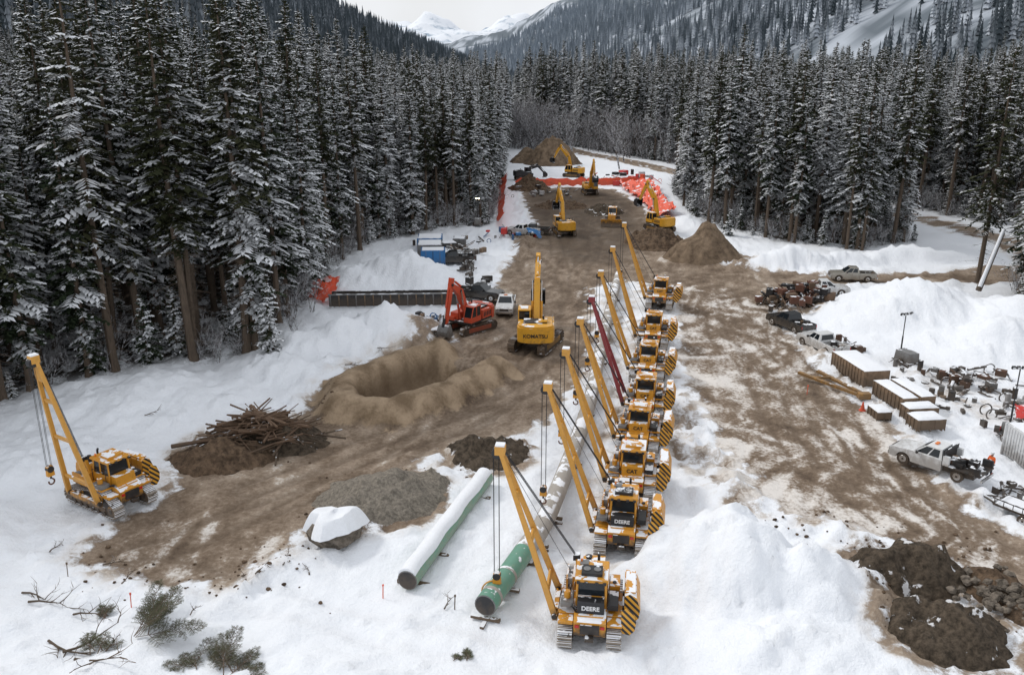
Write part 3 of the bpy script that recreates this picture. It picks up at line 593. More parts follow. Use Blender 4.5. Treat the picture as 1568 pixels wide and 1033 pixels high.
def pickup(C,flat=False,rack=False,load=0):
    mb=MB()
    prof=[(-.7,.38),(-.7,1.18),(1.2,1.2),(2.6,1.12),(2.82,.98),(2.88,.6),(2.8,.4),(2.36,.38)]+arch(1.85)[1:-1]+[(1.34,.38)]
    mb.prism(prof,-.97,.97,C);mb.bb(-.7,.7,-2.7,2.7,.4,.66,BLK)
    if not flat:
        sp=[(-2.85,.6),(-2.85,1.18),(-.72,1.18),(-.72,.38),(-1.24,.38)]+arch(-1.75)[1:-1]+[(-2.26,.5)]
        for a,b in((-.97,-.88),(.88,.97)): mb.prism(sp,a,b,C)
        mb.bb(-.875,.875,-2.78,-.72,.7,.76,BLK);mb.bb(-.875,.875,-2.86,-2.79,.66,1.16,C);mb.bb(-.875,.875,-.8,-.715,.76,1.16,C)
        for sx in(-1,1): mb.bb(sx*.93-.04,sx*.93+.04,-2.875,-2.855,.8,1.1,RLT);mb.bb(sx*.78-.1,sx*.78+.1,-2.1,-1.4,.765,.95,BLK)
    else:
        mb.bb(-1.1,1.1,-3.2,-.75,.85,.95,BLK)
        for sx in(-1,1): mb.bb(sx*1.0-.12,sx*1.0+.12,-1.2,-.8,.95,1.6,C);mb.bb(sx*1.0-.1,sx*1.0+.1,-3.15,-2.5,.95,1.4,BLK)
        mb.bb(-1.1,1.1,-.85,-.78,.95,1.9,BLK)
    mb.bb(-.9,.9,2.8,2.95,.45,.68,CHR);mb.bb(-.9,.9,-3.0 if not flat else -3.3,-2.88 if not flat else -3.2,.45,.66,CHR)
    mb.bb(-.5,.5,2.84,2.9,.72,.98,BLK)
    for sx in(-1,1): mb.bb(sx*.74-.18,sx*.74+.18,2.83,2.895,.76,.97,CHR);mb.bb(sx*1.1-.1,sx*1.1+.1,.85,.97,1.2,1.4,BLK)
    b=[(-.92,-.68,1.18),(.92,-.68,1.18),(.92,1.25,1.19),(-.92,1.25,1.19)];tp=[(-.74,-.55,1.83),(.74,-.55,1.83),(.74,.42,1.85),(-.74,.42,1.85)]
    mb.add(b+tp,[(3,2,1,0),(4,5,6,7),(0,1,5,4),(1,2,6,5),(2,3,7,6),(3,0,4,7)],C)
    quad_on(mb,b[0],b[1],tp[1],tp[0],.1,.9,.12,.85,.006,GLS);quad_on(mb,b[2],b[3],tp[3],tp[2],.07,.93,.06,.9,.006,GLS)
    for q in((b[1],b[2],tp[2],tp[1]),(b[3],b[0],tp[0],tp[3])):
        quad_on(mb,*q,.08,.46,.1,.86,.006,GLS);quad_on(mb,*q,.52,.88,.1,.86,.006,GLS)
    if rack: mb.bb(-.2,.2,0,.2,1.86,1.93,AMB)
    for x in(-.83,.83):
        for y in(1.85,-1.75): wheel(mb,x,y)
    r=random.Random(load)
    for k in range(load): mb.box((r.uniform(-.7,.7),r.uniform(-2.6,-1),(.9 if not flat else 1.1)+r.uniform(0,.25)),(r.uniform(.2,.6),r.uniform(.2,.7),r.uniform(.15,.45)),r.choice([BLK,GRY,RST,WOD,BLK]),rz=r.uniform(0,3))
    return mb
def pk(x,y,a,C,**k): return pickup(C,**k).obj('pickup_truck',(x,y,max(0,Z(x,y))),R(a),bevel=.03)
pk(-.7,93.5,176,WHP,rack=True,load=3);pk(-3.9,98,-110,BKP);pk(44.4,108.2,82,SLP,load=4);pk(38.2,101.0,-95,WHP)
pk(29.5,86.3,22,BKP,load=6);pk(30.3,78.9,18,WHP,load=5);pk(28.7,52.3,40,WHP,flat=True,rack=True,load=14);pk(-8.3,118,100,BKP)
pk(1.7,139,60,WHP,load=4);pk(3.5,141.5,80,BKP)
# ------------------------------------------------------------------ containers, crates, yard clutter
def crate(x,y,l,w,h,a,mat=WOD):
    mb=MB();mb.bb(-w/2,w/2,-l/2,l/2,.12,h,mat)
    k=int(l/.5)
    for i in range(k+1):
        yy=-l/2+.05+i*(l-.1)/k
        for sx in(-1,1): mb.bb(sx*(w/2+.025)-.03,sx*(w/2+.025)+.03,yy-.05,yy+.05,0,h+.02,mat)
    for sx in(-.4,0,.4): mb.bb(sx*w-.06,sx*w+.06,-l/2,l/2,0,.11,mat)
    for sx in(-1,1): mb.bb(sx*w*.25-.3,sx*w*.25+.3,-l/2-.03,-l/2-.004,.2,h,mat)
    vs=[];g=8
    rr=random.Random(int(x*10));
    for i in range(g+1):
        for j in range(g+1):
            u,v=i/g*2-1,j/g*2-1;vs.append((u*(w/2+.04),v*(l/2+.04),h+.05+.17*(1-max(abs(u),abs(v))**6)+rr.uniform(-.012,.012)))
    mb.add(vs,[(i*(g+1)+j,(i+1)*(g+1)+j,(i+1)*(g+1)+j+1,i*(g+1)+j+1) for i in range(g) for j in range(g)],SNW)
    mb.bb(-w/2-.03,w/2+.03,-l/2-.03,l/2+.03,h+.0,h+.045,mat)
    mb.obj('timber_crate',(x,y,Z(x,y)-.03),R(a),bevel=.01)
crate(31.0,71.5,5.6,2.3,1.5,8);crate(31.0,64.3,4.2,1.2,1.2,9);crate(32.6,64.7,4.2,1.2,1.2,9);crate(31.3,59.4,1.5,2.2,.9,6);crate(31.7,61.4,1.2,2.4,1.1,6);crate(29.0,62.2,1.6,1.1,.7,5)
def container(name,x,y,l,w,h,a,mat):
    mb=MB();mb.bb(-w/2,w/2,-l/2,l/2,.15,h,mat);n=int(l/.28)
    for i in range(n):
        yy=-l/2+.1+i*(l-.2)/(n-1)
        for sx in(-1,1): mb.bb(sx*(w/2+.02)-.022,sx*(w/2+.02)+.022,yy-.05,yy+.05,.25,h-.12,mat)
    for sx in(-1,1):
        for sy in(-1,1): mb.bb(sx*w/2-.08,sx*w/2+.08,sy*l/2-.08,sy*l/2+.08,0,h+.03,mat)
    mb.bb(-.04,.04,-l/2-.05,-l/2-.003,.3,h-.1,BLK);mb.bb(-w/2+.1,w/2-.1,-l/2+.1,l/2-.1,h+.002,h+.08,SNW)
    for sx in(-.3,.3): mb.cyl((sx*w,-l/2-.05,.3),(sx*w,-l/2-.05,h-.1),.03,GRY,6)
    mb.obj(name,(x,y,Z(x,y)-.05),R(a),bevel=.02)
container('blue_container',-11.0,116.5,2.4,3.2,2.4,4,BLU);container('grey_container',-12.0,122.5,4.0,3.4,1.8,4,GRY);container('blue_container',-12.6,129,4,3.6,1.8,3,BLU)
container('grey_container',-8.2,131,2.2,1.8,1.5,0,GRY);container('grey_container',-9.6,127,2.0,2.2,1.3,20,BLK);container('white_container',36.4,53.2,5.0,2.4,2.4,2,WHT)
mb=MB();mb.bb(-7.5,7.5,-.12,.12,0,1.3,BLK);mb.bb(-7.5,7.5,2.2,2.44,0,1.2,BLK)
for k in range(16): mb.bb(-7.4+k*.98,-7.25+k*.98,-.2,.2,0,1.38,WOD if k%3 else GRY)
mb.bb(-7.6,7.6,-.2,.2,1.32,1.42,GRY);mb.obj('trench_shield',(-13.5,94.6,.3),R(3))
def clutter(name,cx,cy,sx,sy,n,seed,mats,big=1.0,h=.6):
    mb=MB();r=random.Random(seed)
    for i in range(n):
        x,y=cx+r.gauss(0,sx),cy+r.gauss(0,sy);z=Z(x,y);k=r.random();m=r.choice(mats);a=r.uniform(0,3.1)
        if k<.4: mb.box((x,y,z+r.uniform(.1,h)),(r.uniform(.2,1.1)*big,r.uniform(.2,.9)*big,r.uniform(.15,.8)*big),m,rz=a)
        elif k<.75:
            L=r.uniform(.6,2.6)*big;mb.cyl((x-L*math.cos(a)/2,y-L*math.sin(a)/2,z+.15),(x+L*math.cos(a)/2,y+L*math.sin(a)/2,z+r.uniform(.1,h)),r.uniform(.04,.16),m,8)
        elif k<.82: mb.ring((x,y,z+.3),r.uniform(.25,.5),.06,m)
        else:
            q=r.uniform(.15,.3);mb.cyl((x,y,z),(x,y,z+r.uniform(.4,1)),q,m,12)
    mb.obj(name,bevel=.01)
clutter('scrap_metal_pile',32.6,95.5,1.9,1.3,170,1,[RST,RST,DWD,BLK],1.1,1.6)
clutter('site_equipment',39.5,70.5,2.4,1.6,55,2,[BLK,GRY,BLK,RST,GRY],.85,.7)
clutter('site_equipment',41.3,63.5,1.6,2.4,44,3,[BLK,GRY,RST,WHT,BLK],.75,.6)
clutter('site_equipment',38.5,59.3,1.2,1.4,26,4,[REDT,GRY,WHT,BLK,BLK],.7,.6)
clutter('site_equipment',36.5,65.5,1.0,2.2,20,15,[BLK,GRY,WOD,BLK],.6,.5)
clutter('site_equipment',-8.0,126.5,2.0,4.0,50,5,[BLK,GRY,WHT,WOD,BLK],1.1,.9)
clutter('site_equipment',-6.2,114,.8,1.5,14,6,[GRY,BLK],1.1,.8);clutter('site_equipment',33.4,79.4,.6,1.5,12,7,[BLK,RST,BLK],1,.7)
clutter('site_equipment',-3.6,101,1.2,1.8,22,8,[BLK,GRY,WHT,BLK],1.2,1.2);clutter('site_equipment',-9,88.5,1.2,1.0,18,9,[BLK,BLU,GRY,WOD],1,.6)
clutter('site_equipment',27,215,5,5,40,10,[REDT,BLK,WHT,OTP],2,2);clutter('site_equipment',32.6,49.2,.6,.9,9,12,[BLK,GRY],.8,.6)
clutter('site_equipment',-1,139,1.5,2.5,26,13,[REDT,WHT,BLU,BLK],1.2,1.2);clutter('site_equipment',8,190,4,4,26,14,[BLK,GRY,WHT],1.5,1.2)
mb=MB()
for q in range(5):
    for k in range(6): mb.bb(-1.1+k*.37,-.78+k*.37,-1.3,1.3,.1+q*.17,.24+q*.17,GRY if q%2 else WOD)
mb.bb(-1.1,1.1,-1.3,1.3,.94,1.02,SNW);mb.obj('stacked_mats',(-8.7,83.8,0),R(4))
mb=MB();mb.beam((-3.4,5.2,.5),(0,0,.35),.3,.25,YELB);mb.beam((-1.6,5.6,.5),(.5,0,.35),.3,.25,YELB);mb.box((.3,-.2,.4),(1.0,.6,.5),YELB);mb.beam((-2.6,3.8,.5),(-.9,3.9,.5),.2,.2,YELB)
mb.obj('spare_boom',(28.9,66.0,0),0)
mb=MB();mb.bb(-.9,.9,-1.7,1.7,.55,.65,BLK)
for x0,x1,y0,y1 in((-.95,-.9,-1.7,1.7),(.9,.95,-1.7,1.7),(-.95,.95,-1.75,-1.7),(-.95,.95,1.7,1.75)):
    mb.bb(x0,x1,y0,y1,1.0,1.07,BLK);mb.bb(x0,x1,y0,y1,.65,.72,BLK)
for k in range(7):
    for sx in(-1,1): mb.bb(sx*.925-.02,sx*.925+.02,-1.7+k*.55,-1.66+k*.55,.7,1.02,BLK)
for sx in(-1,1): wheel(mb,sx*1.05,-.2,.34,.2)
mb.beam((-.6,1.7,.55),(0,2.9,.5),.08,.1,BLK);mb.beam((.6,1.7,.55),(0,2.9,.5),.08,.1,BLK);mb.bb(-.85,.85,-1.6,1.6,.66,.7,SNW)
mb.obj('utility_trailer',(31.2,45.8,Z(31.2,45.8)),R(35),bevel=.008)
def light_tower(x,y,a,hh,lit=False):
    mb=MB();mb.box((0,0,.85),(1.2,1.9,.9),GRY,tp=(.9,.92));mb.bb(-.7,.7,-1.1,1.1,.3,.4,BLK);wheel(mb,-.75,0,.32,.18);wheel(mb,.75,0,.32,.18)
    mb.cyl((0,.8,.4),(0,.8,hh*.55),.07,BLK,8);mb.cyl((0,.8,hh*.55),(0,.8,hh),.045,BLK,8);mb.cyl((-.6,.8,hh),(.6,.8,hh),.03,BLK,6)
    for sx in(-.55,-.2,.2,.55): mb.box((sx,.72,hh+.1),(.26,.16,.22),BLK,rx=.4);mb.box((sx,.63,hh+.07),(.2,.02,.16),LMP if (lit and abs(sx)<.3) else CHR,rx=.4)
    for sx in(-1,1): mb.beam((sx*.6,.8,.35),(sx*1.3,.8,.1),.06,.06,BLK)
    mb.obj('light_tower',(x,y,Z(x,y)),R(a),bevel=.01)
light_tower(36.8,75.0,20,4.6);light_tower(-6.0,148,0,4.6,True);light_tower(37.0,57.5,0,5.5)
def tarp(name,P,mat,zb=.35,cr=.3,seed=0,n=36):
    A,B,C,D=[np.array([p[0],p[1],p[2] if len(p)>2 else 0],float) for p in P]
    i,j=np.meshgrid(np.linspace(0,1,n+1),np.linspace(0,1,n+1),indexing='ij');i=i.ravel()[:,None];j=j.ravel()[:,None]
    p=(A*(1-i)+B*i)*(1-j)+(D*(1-i)+C*i)*j;q=fbm(p[:,0]*.9+seed+p[:,2]*2,p[:,1]*.45+p[:,2],seed,4)
    vs=np.stack([p[:,0]+q*cr,p[:,1]+q*cr*.7,p[:,2]+HT(p[:,0],p[:,1])+zb+q*cr*1.4],-1).tolist()
    mb=MB();mb.add(vs,[(i*(n+1)+j,(i+1)*(n+1)+j,(i+1)*(n+1)+j+1,i*(n+1)+j+1) for i in range(n) for j in range(n)],mat);return mb.obj(name,bevel=0)
tarp('orange_tarp',[(27.0,158,.2),(30.6,158,1.4),(33.0,204,1.4),(25.5,206,.4)],OTP,.4,.8,1);tarp('orange_tarp',[(-2.6,146,.4),(-1.6,146,1.8),(-1.2,204,2.6),(-3.2,204,.4)],OTP,.5,.6,2)
tarp('orange_tarp',[(1,203,0),(30,206,0),(30,206.6,1.6),(1,203.6,1.6)],OTP,.1,.5,3);tarp('orange_tarp',[(-24.2,97,.0),(-20.5,96,0),(-20.8,99,1.3),(-23.6,100,1.6)],OTP,.6,.8,4,18)
tarp('red_tarp',[(38.6,60.0,.1),(40.8,59.8,.1),(41,61.5,.6),(38.8,61.5,.6)],REDT,.3,.5,6,14);tarp('blue_tarp',[(2.5,135,.1),(4.6,135,.1),(4.6,136,1.2),(2.5,136,1.2)],BLU,.3,.4,7,10)
for x,y,m in((-6.7,38.0,OTP),(-19.2,36.8,OTP),(-23.8,39.6,WOD),(24.9,67,OTP),(30.7,44,WOD),(-2.9,36.8,DWD)):
    mb=MB();mb.beam((0,0,-.2),(.05,.03,.8),.05,.03,m);mb.box((.05,.03,.78),(.09,.05,.12),m);mb.obj('survey_stake',(x,y,Z(x,y)),.3,bevel=0)
mb=MB();mb.cyl((0,0,0),(0,0,.05),.28,OTP,12);mb.cyl((0,0,.05),(0,0,.75),.2,OTP,12,.04);mb.obj('traffic_cone',(28.2,63.5,0),bevel=0)
# ------------------------------------------------------------------ worker
def worker(x,y,a,vest):
    rootp=bpy.data.objects.new('worker',None);COL.objects.link(rootp);rootp.location=(x,y,Z(x,y));rootp.rotation_euler[2]=R(a)
    def skin(name,V,E,Rr,mat,root=0,sub=2):
        me=bpy.data.meshes.new(name);me.from_pydata(V,E,[]);me.materials.append(mat);o=bpy.data.objects.new(name,me);COL.objects.link(o);o.parent=rootp
        m=o.modifiers.new('skin','SKIN');m.use_smooth_shade=True
        if not me.skin_vertices: bpy.context.view_layer.objects.active=o;bpy.ops.mesh.customdata_skin_add()
        for i,rr in enumerate(Rr): me.skin_vertices[0].data[i].radius=(rr,rr) if not hasattr(rr,'__len__') else rr;me.skin_vertices[0].data[i].use_root=(i==root)
        s=o.modifiers.new('sub','SUBSURF');s.levels=sub;s.render_levels=sub;return o
    dark=simple('work_trousers',(.03,.035,.05),.8);sk=simple('skin',(.5,.3,.22),.6)
    V=[(0,0,.95),(0,0,1.15),(0,.01,1.38),(0,.01,1.48),(-.2,0,1.42),(.2,0,1.42),(-.28,.03,1.14),(.29,.05,1.14),(-.24,.2,.94),(.27,.18,.93),(-.1,0,.88),(.1,0,.88),(-.12,.03,.5),(.13,.05,.5),(-.13,-.02,.09),(.15,0,.09),(-.14,.16,.05),(.17,.18,.05)]
    E=[(0,1),(1,2),(2,3),(2,4),(2,5),(4,6),(5,7),(6,8),(7,9)]
    skin('jacket',V[:10],E,[(.18,.13),(.17,.12),(.18,.12),(.075,.07),.085,.085,.065,.065,.05,.05],vest)
    L=[V[0]]+V[10:];skin('trousers',L,[(0,1),(0,2),(1,3),(2,4),(3,5),(4,6),(5,7),(6,8)],[(.17,.13),.1,.1,.08,.08,.06,.06,.05,.05],dark)
    skin('head',[(0,.01,1.46),(0,.02,1.54),(0,.03,1.64),(0,.03,1.74)],[(0,1),(1,2),(2,3)],[.055,.065,(.085,.1),(.075,.09)],sk)
    mb=MB();mb.box((0,.135,1.625),(.028,.035,.05),sk,tp=(.6,.5));mb.cyl((-.035,.118,1.66),(-.035,.125,1.66),.012,BLK,8);mb.cyl((.035,.118,1.66),(.035,.125,1.66),.012,BLK,8);mb.box((0,.12,1.575),(.05,.01,.01),RLT)
    for s in(-1,1): mb.box((s*.09,.02,1.64),(.02,.04,.06),sk)
    f=mb.obj('face',bevel=0);f.parent=rootp
    for s,p in((-1,(-.24,.2,.94)),(1,(.27,.18,.93))):
        px,py,pz=p;VV=[(px,py,pz),(px,py+.05,pz-.06)];EE=[(0,1)];RR=[.035,(.042,.02)]
        for k in range(4):
            b=len(VV);ox=(k-1.5)*.022;ln=(.07,.08,.075,.06)[k];VV+=[(px+ox,py+.07,pz-.09),(px+ox,py+.08,pz-.09-ln*.5),(px+ox,py+.06,pz-.09-ln)];EE+=[(1,b),(b,b+1),(b+1,b+2)];RR+=[.011,.010,.008]
        b=len(VV);VV+=[(px-s*.04,py+.07,pz-.05),(px-s*.05,py+.1,pz-.08)];EE+=[(1,b),(b,b+1)];RR+=[.012,.009];skin('hand',VV,EE,RR,sk,0,1)
    mb=MB()
    for i in range(6):
        a0,a1=i*.26,(i+1)*.26;mb.cyl((0,.03,1.69+.13*math.sin(a0)),(0,.03,1.69+.13*math.sin(a1)),.125*math.cos(a0),WHT,16,max(.01,.125*math.cos(a1)))
    mb.box((0,.15,1.69),(.18,.1,.015),WHT);h=mb.obj('hard_hat',bevel=0);h.parent=rootp
    mb=MB()
    for z in(1.1,1.25): mb.cyl((0,0,z),(0,0,z+.04),.192,LTX,18)
    b=mb.obj('reflective_bands',bevel=0);b.parent=rootp;b.scale=(1,.74,1)
VST=simple('hi_vis_orange',(.85,.14,.02),.7)
worker(32.0,51.6,100,VST);worker(26.0,206,20,VST);worker(38.2,57.2,-60,VST)
# ------------------------------------------------------------------ trees
bark,t=newmat('bark')
p=t.n('ShaderNodeTexCoord').outputs['Object'];n=t.noise(t.n('ShaderNodeVectorMath',{0:p,1:(6,6,1)},operation='MULTIPLY').outputs[0],1.5,2)
t.out(t.mix(n,(.035,.025,.018),(.17,.125,.09)),.9)
def folmat(name,c0,c1,cov):
    m,t=newmat(name);g=t.n('ShaderNodeNewGeometry');rnd=t.n('ShaderNodeObjectInfo').outputs['Random'];tc=t.n('ShaderNodeTexCoord').outputs['Object']
    nz=t.n('ShaderNodeSeparateXYZ',{0:g.outputs['Normal']}).outputs[2];r=t.attr('br')
    n=t.noise(tc,1.3,1,.6)
    c=t.mix(t.math('FRACT',t.math('MULTIPLY',n,7)),c0,c1);c=t.mix(t.math('MULTIPLY',rnd,.5),c,(.045,.043,.022))
    v=t.math('ADD',t.math('MULTIPLY',n,.7),t.math('ADD',t.math('MULTIPLY',r,.32),t.math('MULTIPLY',t.math('SUBTRACT',rnd,.5),.16)))
    f=t.math('MULTIPLY',t.sstep(nz,.16,.45),t.sstep(v,.60-cov,.68-cov))
    t.out(t.mix(f,c,(.86,.88,.92)),.85,spec=.1);return m
FOL=folmat('conifer_needles',(.013,.021,.012),(.040,.054,.029),.20);FOL2=folmat('sparse_needles',(.020,.026,.013),(.055,.06,.03),.06)
def conifer(name,seed,H,cb,Rr,mat,step=.42,nb=5,droop=.45,sparse=1.0):
    r=random.Random(seed);V=[];F=[];MI=[];BR=[]
    def quad(a,b,c,d,mi,br):
        k=len(V);V.extend([a,b,c,d]);F.append((k,k+1,k+2,k+3));MI.append(mi);BR.extend([br]*4)
    bend=r.uniform(-.3,.3),r.uniform(-.3,.3);r0=.011*H
    def ctr(z): u=z/H;return bend[0]*math.sin(u*3),bend[1]*math.sin(u*2.5)
    NS=8;Zs=[-.5,0]+[H*k for k in(.03,.1,.2,.35,.5,.65,.8,1.0)]
    ring=[];clump=[r.uniform(.7,1.15) for _ in range(64)]
    for z in Zs:
        k=len(V);rad=max(.02,r0*max(0,1-max(z,0)/H)**.8*(1.35 if z<=0 else 1));cx,cy=ctr(max(z,0))
        for j in range(NS): a=j*2*math.pi/NS;V.append((cx+rad*math.cos(a),cy+rad*math.sin(a),z));BR.append(0)
        ring.append(k)
    for a,b in zip(ring[:-1],ring[1:]):
        for j in range(NS): F.append((a+j,a+(j+1)%NS,b+(j+1)%NS,b+j));MI.append(0)
    z0=cb*H;z=z0
    while z<H*.985:
        t_=(z-z0)/(H-z0);n=nb if t_<.85 else 4
        for i in range(n):
            if r.random()>sparse: continue
            az=r.uniform(0,6.283);cl=clump[int(z/2.2)%8*8+int(az/6.284*8)]
            L=Rr*(1-t_)**.78*min(1,.5+t_*2.2)*r.uniform(.6,1.15)*cl+.12
            e0=-.12+.55*t_+r.uniform(-.12,.12);dr=droop*(1-.5*t_)*r.uniform(.7,1.3);zb=z+r.uniform(-.2,.2);cx,cy=ctr(z);br=r.random()
            d=Vector((math.cos(az),math.sin(az),0));pr=Vector((-d.y,d.x,0))
            def pt(s): return Vector((cx,cy,zb))+d*L*s+Vector((0,0,L*(e0*s-dr*s*s+.12*dr*s**4)))
            w=.035+.012*L
            quad(pt(0)-pr*w,pt(.5)-pr*w,pt(.5)+pr*w,pt(0)+pr*w,0,0)
            nt=6 if L>1.6 else (5 if L>.8 else 3)
            for k in range(nt):
                s=.24+.72*k/(nt-1);q=pt(s);tl=(L*.36*(1.15-s*.7)+.12)*r.uniform(.7,1.25);
                for sg in(-1,1):
                    fw=r.uniform(.45,.9);tip=q+pr*sg*tl*.85+d*tl*fw+Vector((0,0,-tl*r.uniform(.2,.55)));mid=q.lerp(tip,.45);ww=.055+tl*.18
                    o=d*ww-pr*sg*ww*.5;up=Vector((0,0,.04));quad(q,mid+o+up*.3,tip,mid-o+up*.3,1,br)
                if k%2==0:
                    hl=r.uniform(.18,.5)*(.5+.3*L);a2=az+r.uniform(-.6,.6);sd=Vector((math.cos(a2),math.sin(a2),0))*r.uniform(.12,.22);quad(q-sd,q+Vector((0,0,-hl*.5))-sd*.6,q+Vector((0,0,-hl)),q+sd,1,-1)
            q=pt(.85);tip=pt(1.08);ww=.07+.05*L;quad(q-d*.3*L*.3,q+pr*ww,tip,q-pr*ww,1,br)
        z+=step*(1 if t_<.8 else .7)
    z=min(1.5,H*.1)
    while z<z0:
        for i in range(3):
            az=r.uniform(0,6.283);L=r.uniform(.5,Rr*.75);d=Vector((math.cos(az),math.sin(az),0));cx,cy=ctr(z);a=Vector((cx,cy,z));b=a+d*L+Vector((0,0,-L*r.uniform(.1,.5)));quad(a+Vector((0,0,.03)),b,b+Vector((0,0,.01)),a-Vector((0,0,.03)),0,0)
            for k in range(4):
                q=a.lerp(b,r.uniform(.3,1));e=q+Vector((r.gauss(0,.35),r.gauss(0,.35),r.uniform(-.45,0)));quad(q,e,e+Vector((0,0,.012)),q+Vector((0,0,.03)),0,0)
        z+=r.uniform(.35,.8)
    me=bpy.data.meshes.new(name);me.from_pydata([tuple(v) for v in V],[],F);me.materials.append(bark);me.materials.append(mat)
    me.polygons.foreach_set('material_index',MI);at=me.attributes.new('br','FLOAT','POINT');at.data.foreach_set('value',BR);me.update();return me
con=[conifer('conifer_tree',1,31,.10,3.3,FOL),conifer('conifer_tree',2,33,.22,3.1,FOL),conifer('conifer_tree',3,28,.06,3.0,FOL),conifer('conifer_tree',4,32,.34,3.1,FOL2,.45),
     conifer('conifer_tree',5,26,.15,2.6,FOL),conifer('conifer_tree',6,34,.28,3.5,FOL,.45,5,.5),conifer('conifer_tree',7,30,.45,2.8,FOL2,.5),conifer('conifer_tree',8,29,.12,2.6,FOL,.4,5,.35)]
hem=conifer('conifer_tree',21,37,.25,4.6,FOL2,.6,4,.55,.85)
small=[conifer('young_conifer',31,7,.03,1.5,FOL,.3,5),conifer('young_conifer',32,4.5,.02,1.1,FOL,.25,5)]
twig,t=newmat('bare_twigs');n=t.noise(t.n('ShaderNodeTexCoord').outputs['Object'],2,1)
t.out(t.mix(t.math('MULTIPLY',t.sstep(n,.42,.56),.8),(.10,.08,.07),(.68,.69,.72)),.9)
def bare(name,seed,H,n0=5):
    r=random.Random(seed);V=[];F=[]
    def seg(a,b,w0,w1):
        for sd in(Vector((1,0,0)),Vector((0,1,0))):
            k=len(V);V.extend([a-sd*w0,a+sd*w0,b+sd*w1,b-sd*w1]);F.append((k,k+1,k+2,k+3))
    def grow(p,d,L,w,lv):
        q=p+d*L*.5;d2=(d+Vector((r.gauss(0,.15),r.gauss(0,.15),.05))).normalized();e=q+d2*L*.5;seg(p,q,w,w*.8);seg(q,e,w*.8,w*.55)
        if lv<=0: return
        for k in range(5 if lv>1 else 4):
            s=p.lerp(e,r.uniform(.25,1));nd=(d2+Vector((r.gauss(0,.55),r.gauss(0,.55),r.gauss(.1,.3)))).normalized();grow(s,nd,L*r.uniform(.35,.6),w*.5,lv-1)
    for i in range(n0): grow(Vector((r.gauss(0,.15*n0/5),r.gauss(0,.15),-.1)),Vector((r.gauss(0,.25),r.gauss(0,.25),1)).normalized(),H*r.uniform(.45,.7),.012*H/(1+n0*.15)+.01,3)
    me=bpy.data.meshes.new(name);me.from_pydata([tuple(v) for v in V],[],F);me.materials.append(twig);return me
bar=[bare('bare_shrub',1,5,4),bare('bare_shrub',2,6,4),bare('bare_shrub',3,14,2),bare('bare_shrub',4,16,2)]
FARM,t=newmat('distant_needles_hazed');g=t.n('ShaderNodeNewGeometry');rnd=t.n('ShaderNodeObjectInfo').outputs['Random']
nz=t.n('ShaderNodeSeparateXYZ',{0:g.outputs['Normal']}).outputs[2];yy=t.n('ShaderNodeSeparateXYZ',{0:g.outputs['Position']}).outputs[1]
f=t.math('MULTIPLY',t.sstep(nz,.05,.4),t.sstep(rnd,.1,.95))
c=t.mix(f,t.mix(rnd,(.035,.048,.055),(.07,.085,.10)),(.50,.54,.60));c=t.mix(t.math('MULTIPLY',t.sstep(yy,500,2600),.55),c,(.34,.40,.47))  # distance haze painted into the colour: fades to grey-blue farther away
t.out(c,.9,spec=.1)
def farcon(seed):
    r=random.Random(seed);V=[];F=[];H=30
    for k in range(7):
        z=2+k*4.0;rr=4.6*(1-k/7.3);b=len(V);V.append((0,0,z+5.2))
        for j in range(9): a=j*.698+r.uniform(-.25,.25);q=rr*(r.uniform(.9,1.2) if j%2 else .55);V.append((q*math.cos(a),q*math.sin(a),z-(.9 if j%2 else 0)+r.uniform(-.4,.4)))
        for j in range(9): F.append((b,b+1+j,b+1+(j+1)%9))
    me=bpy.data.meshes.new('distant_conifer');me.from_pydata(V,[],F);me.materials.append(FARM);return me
far=[farcon(i) for i in range(4)]
def coll(name,meshes,nm,pts):
    c=bpy.data.collections.new(name);S.collection.children.link(c)
    for m,p in zip(meshes,pts):
        o=bpy.data.objects.new(nm,m);c.objects.link(o);o.location=(p[0],p[1],Z(p[0],p[1])-.2);o.rotation_euler[2]=p[2]
    return c
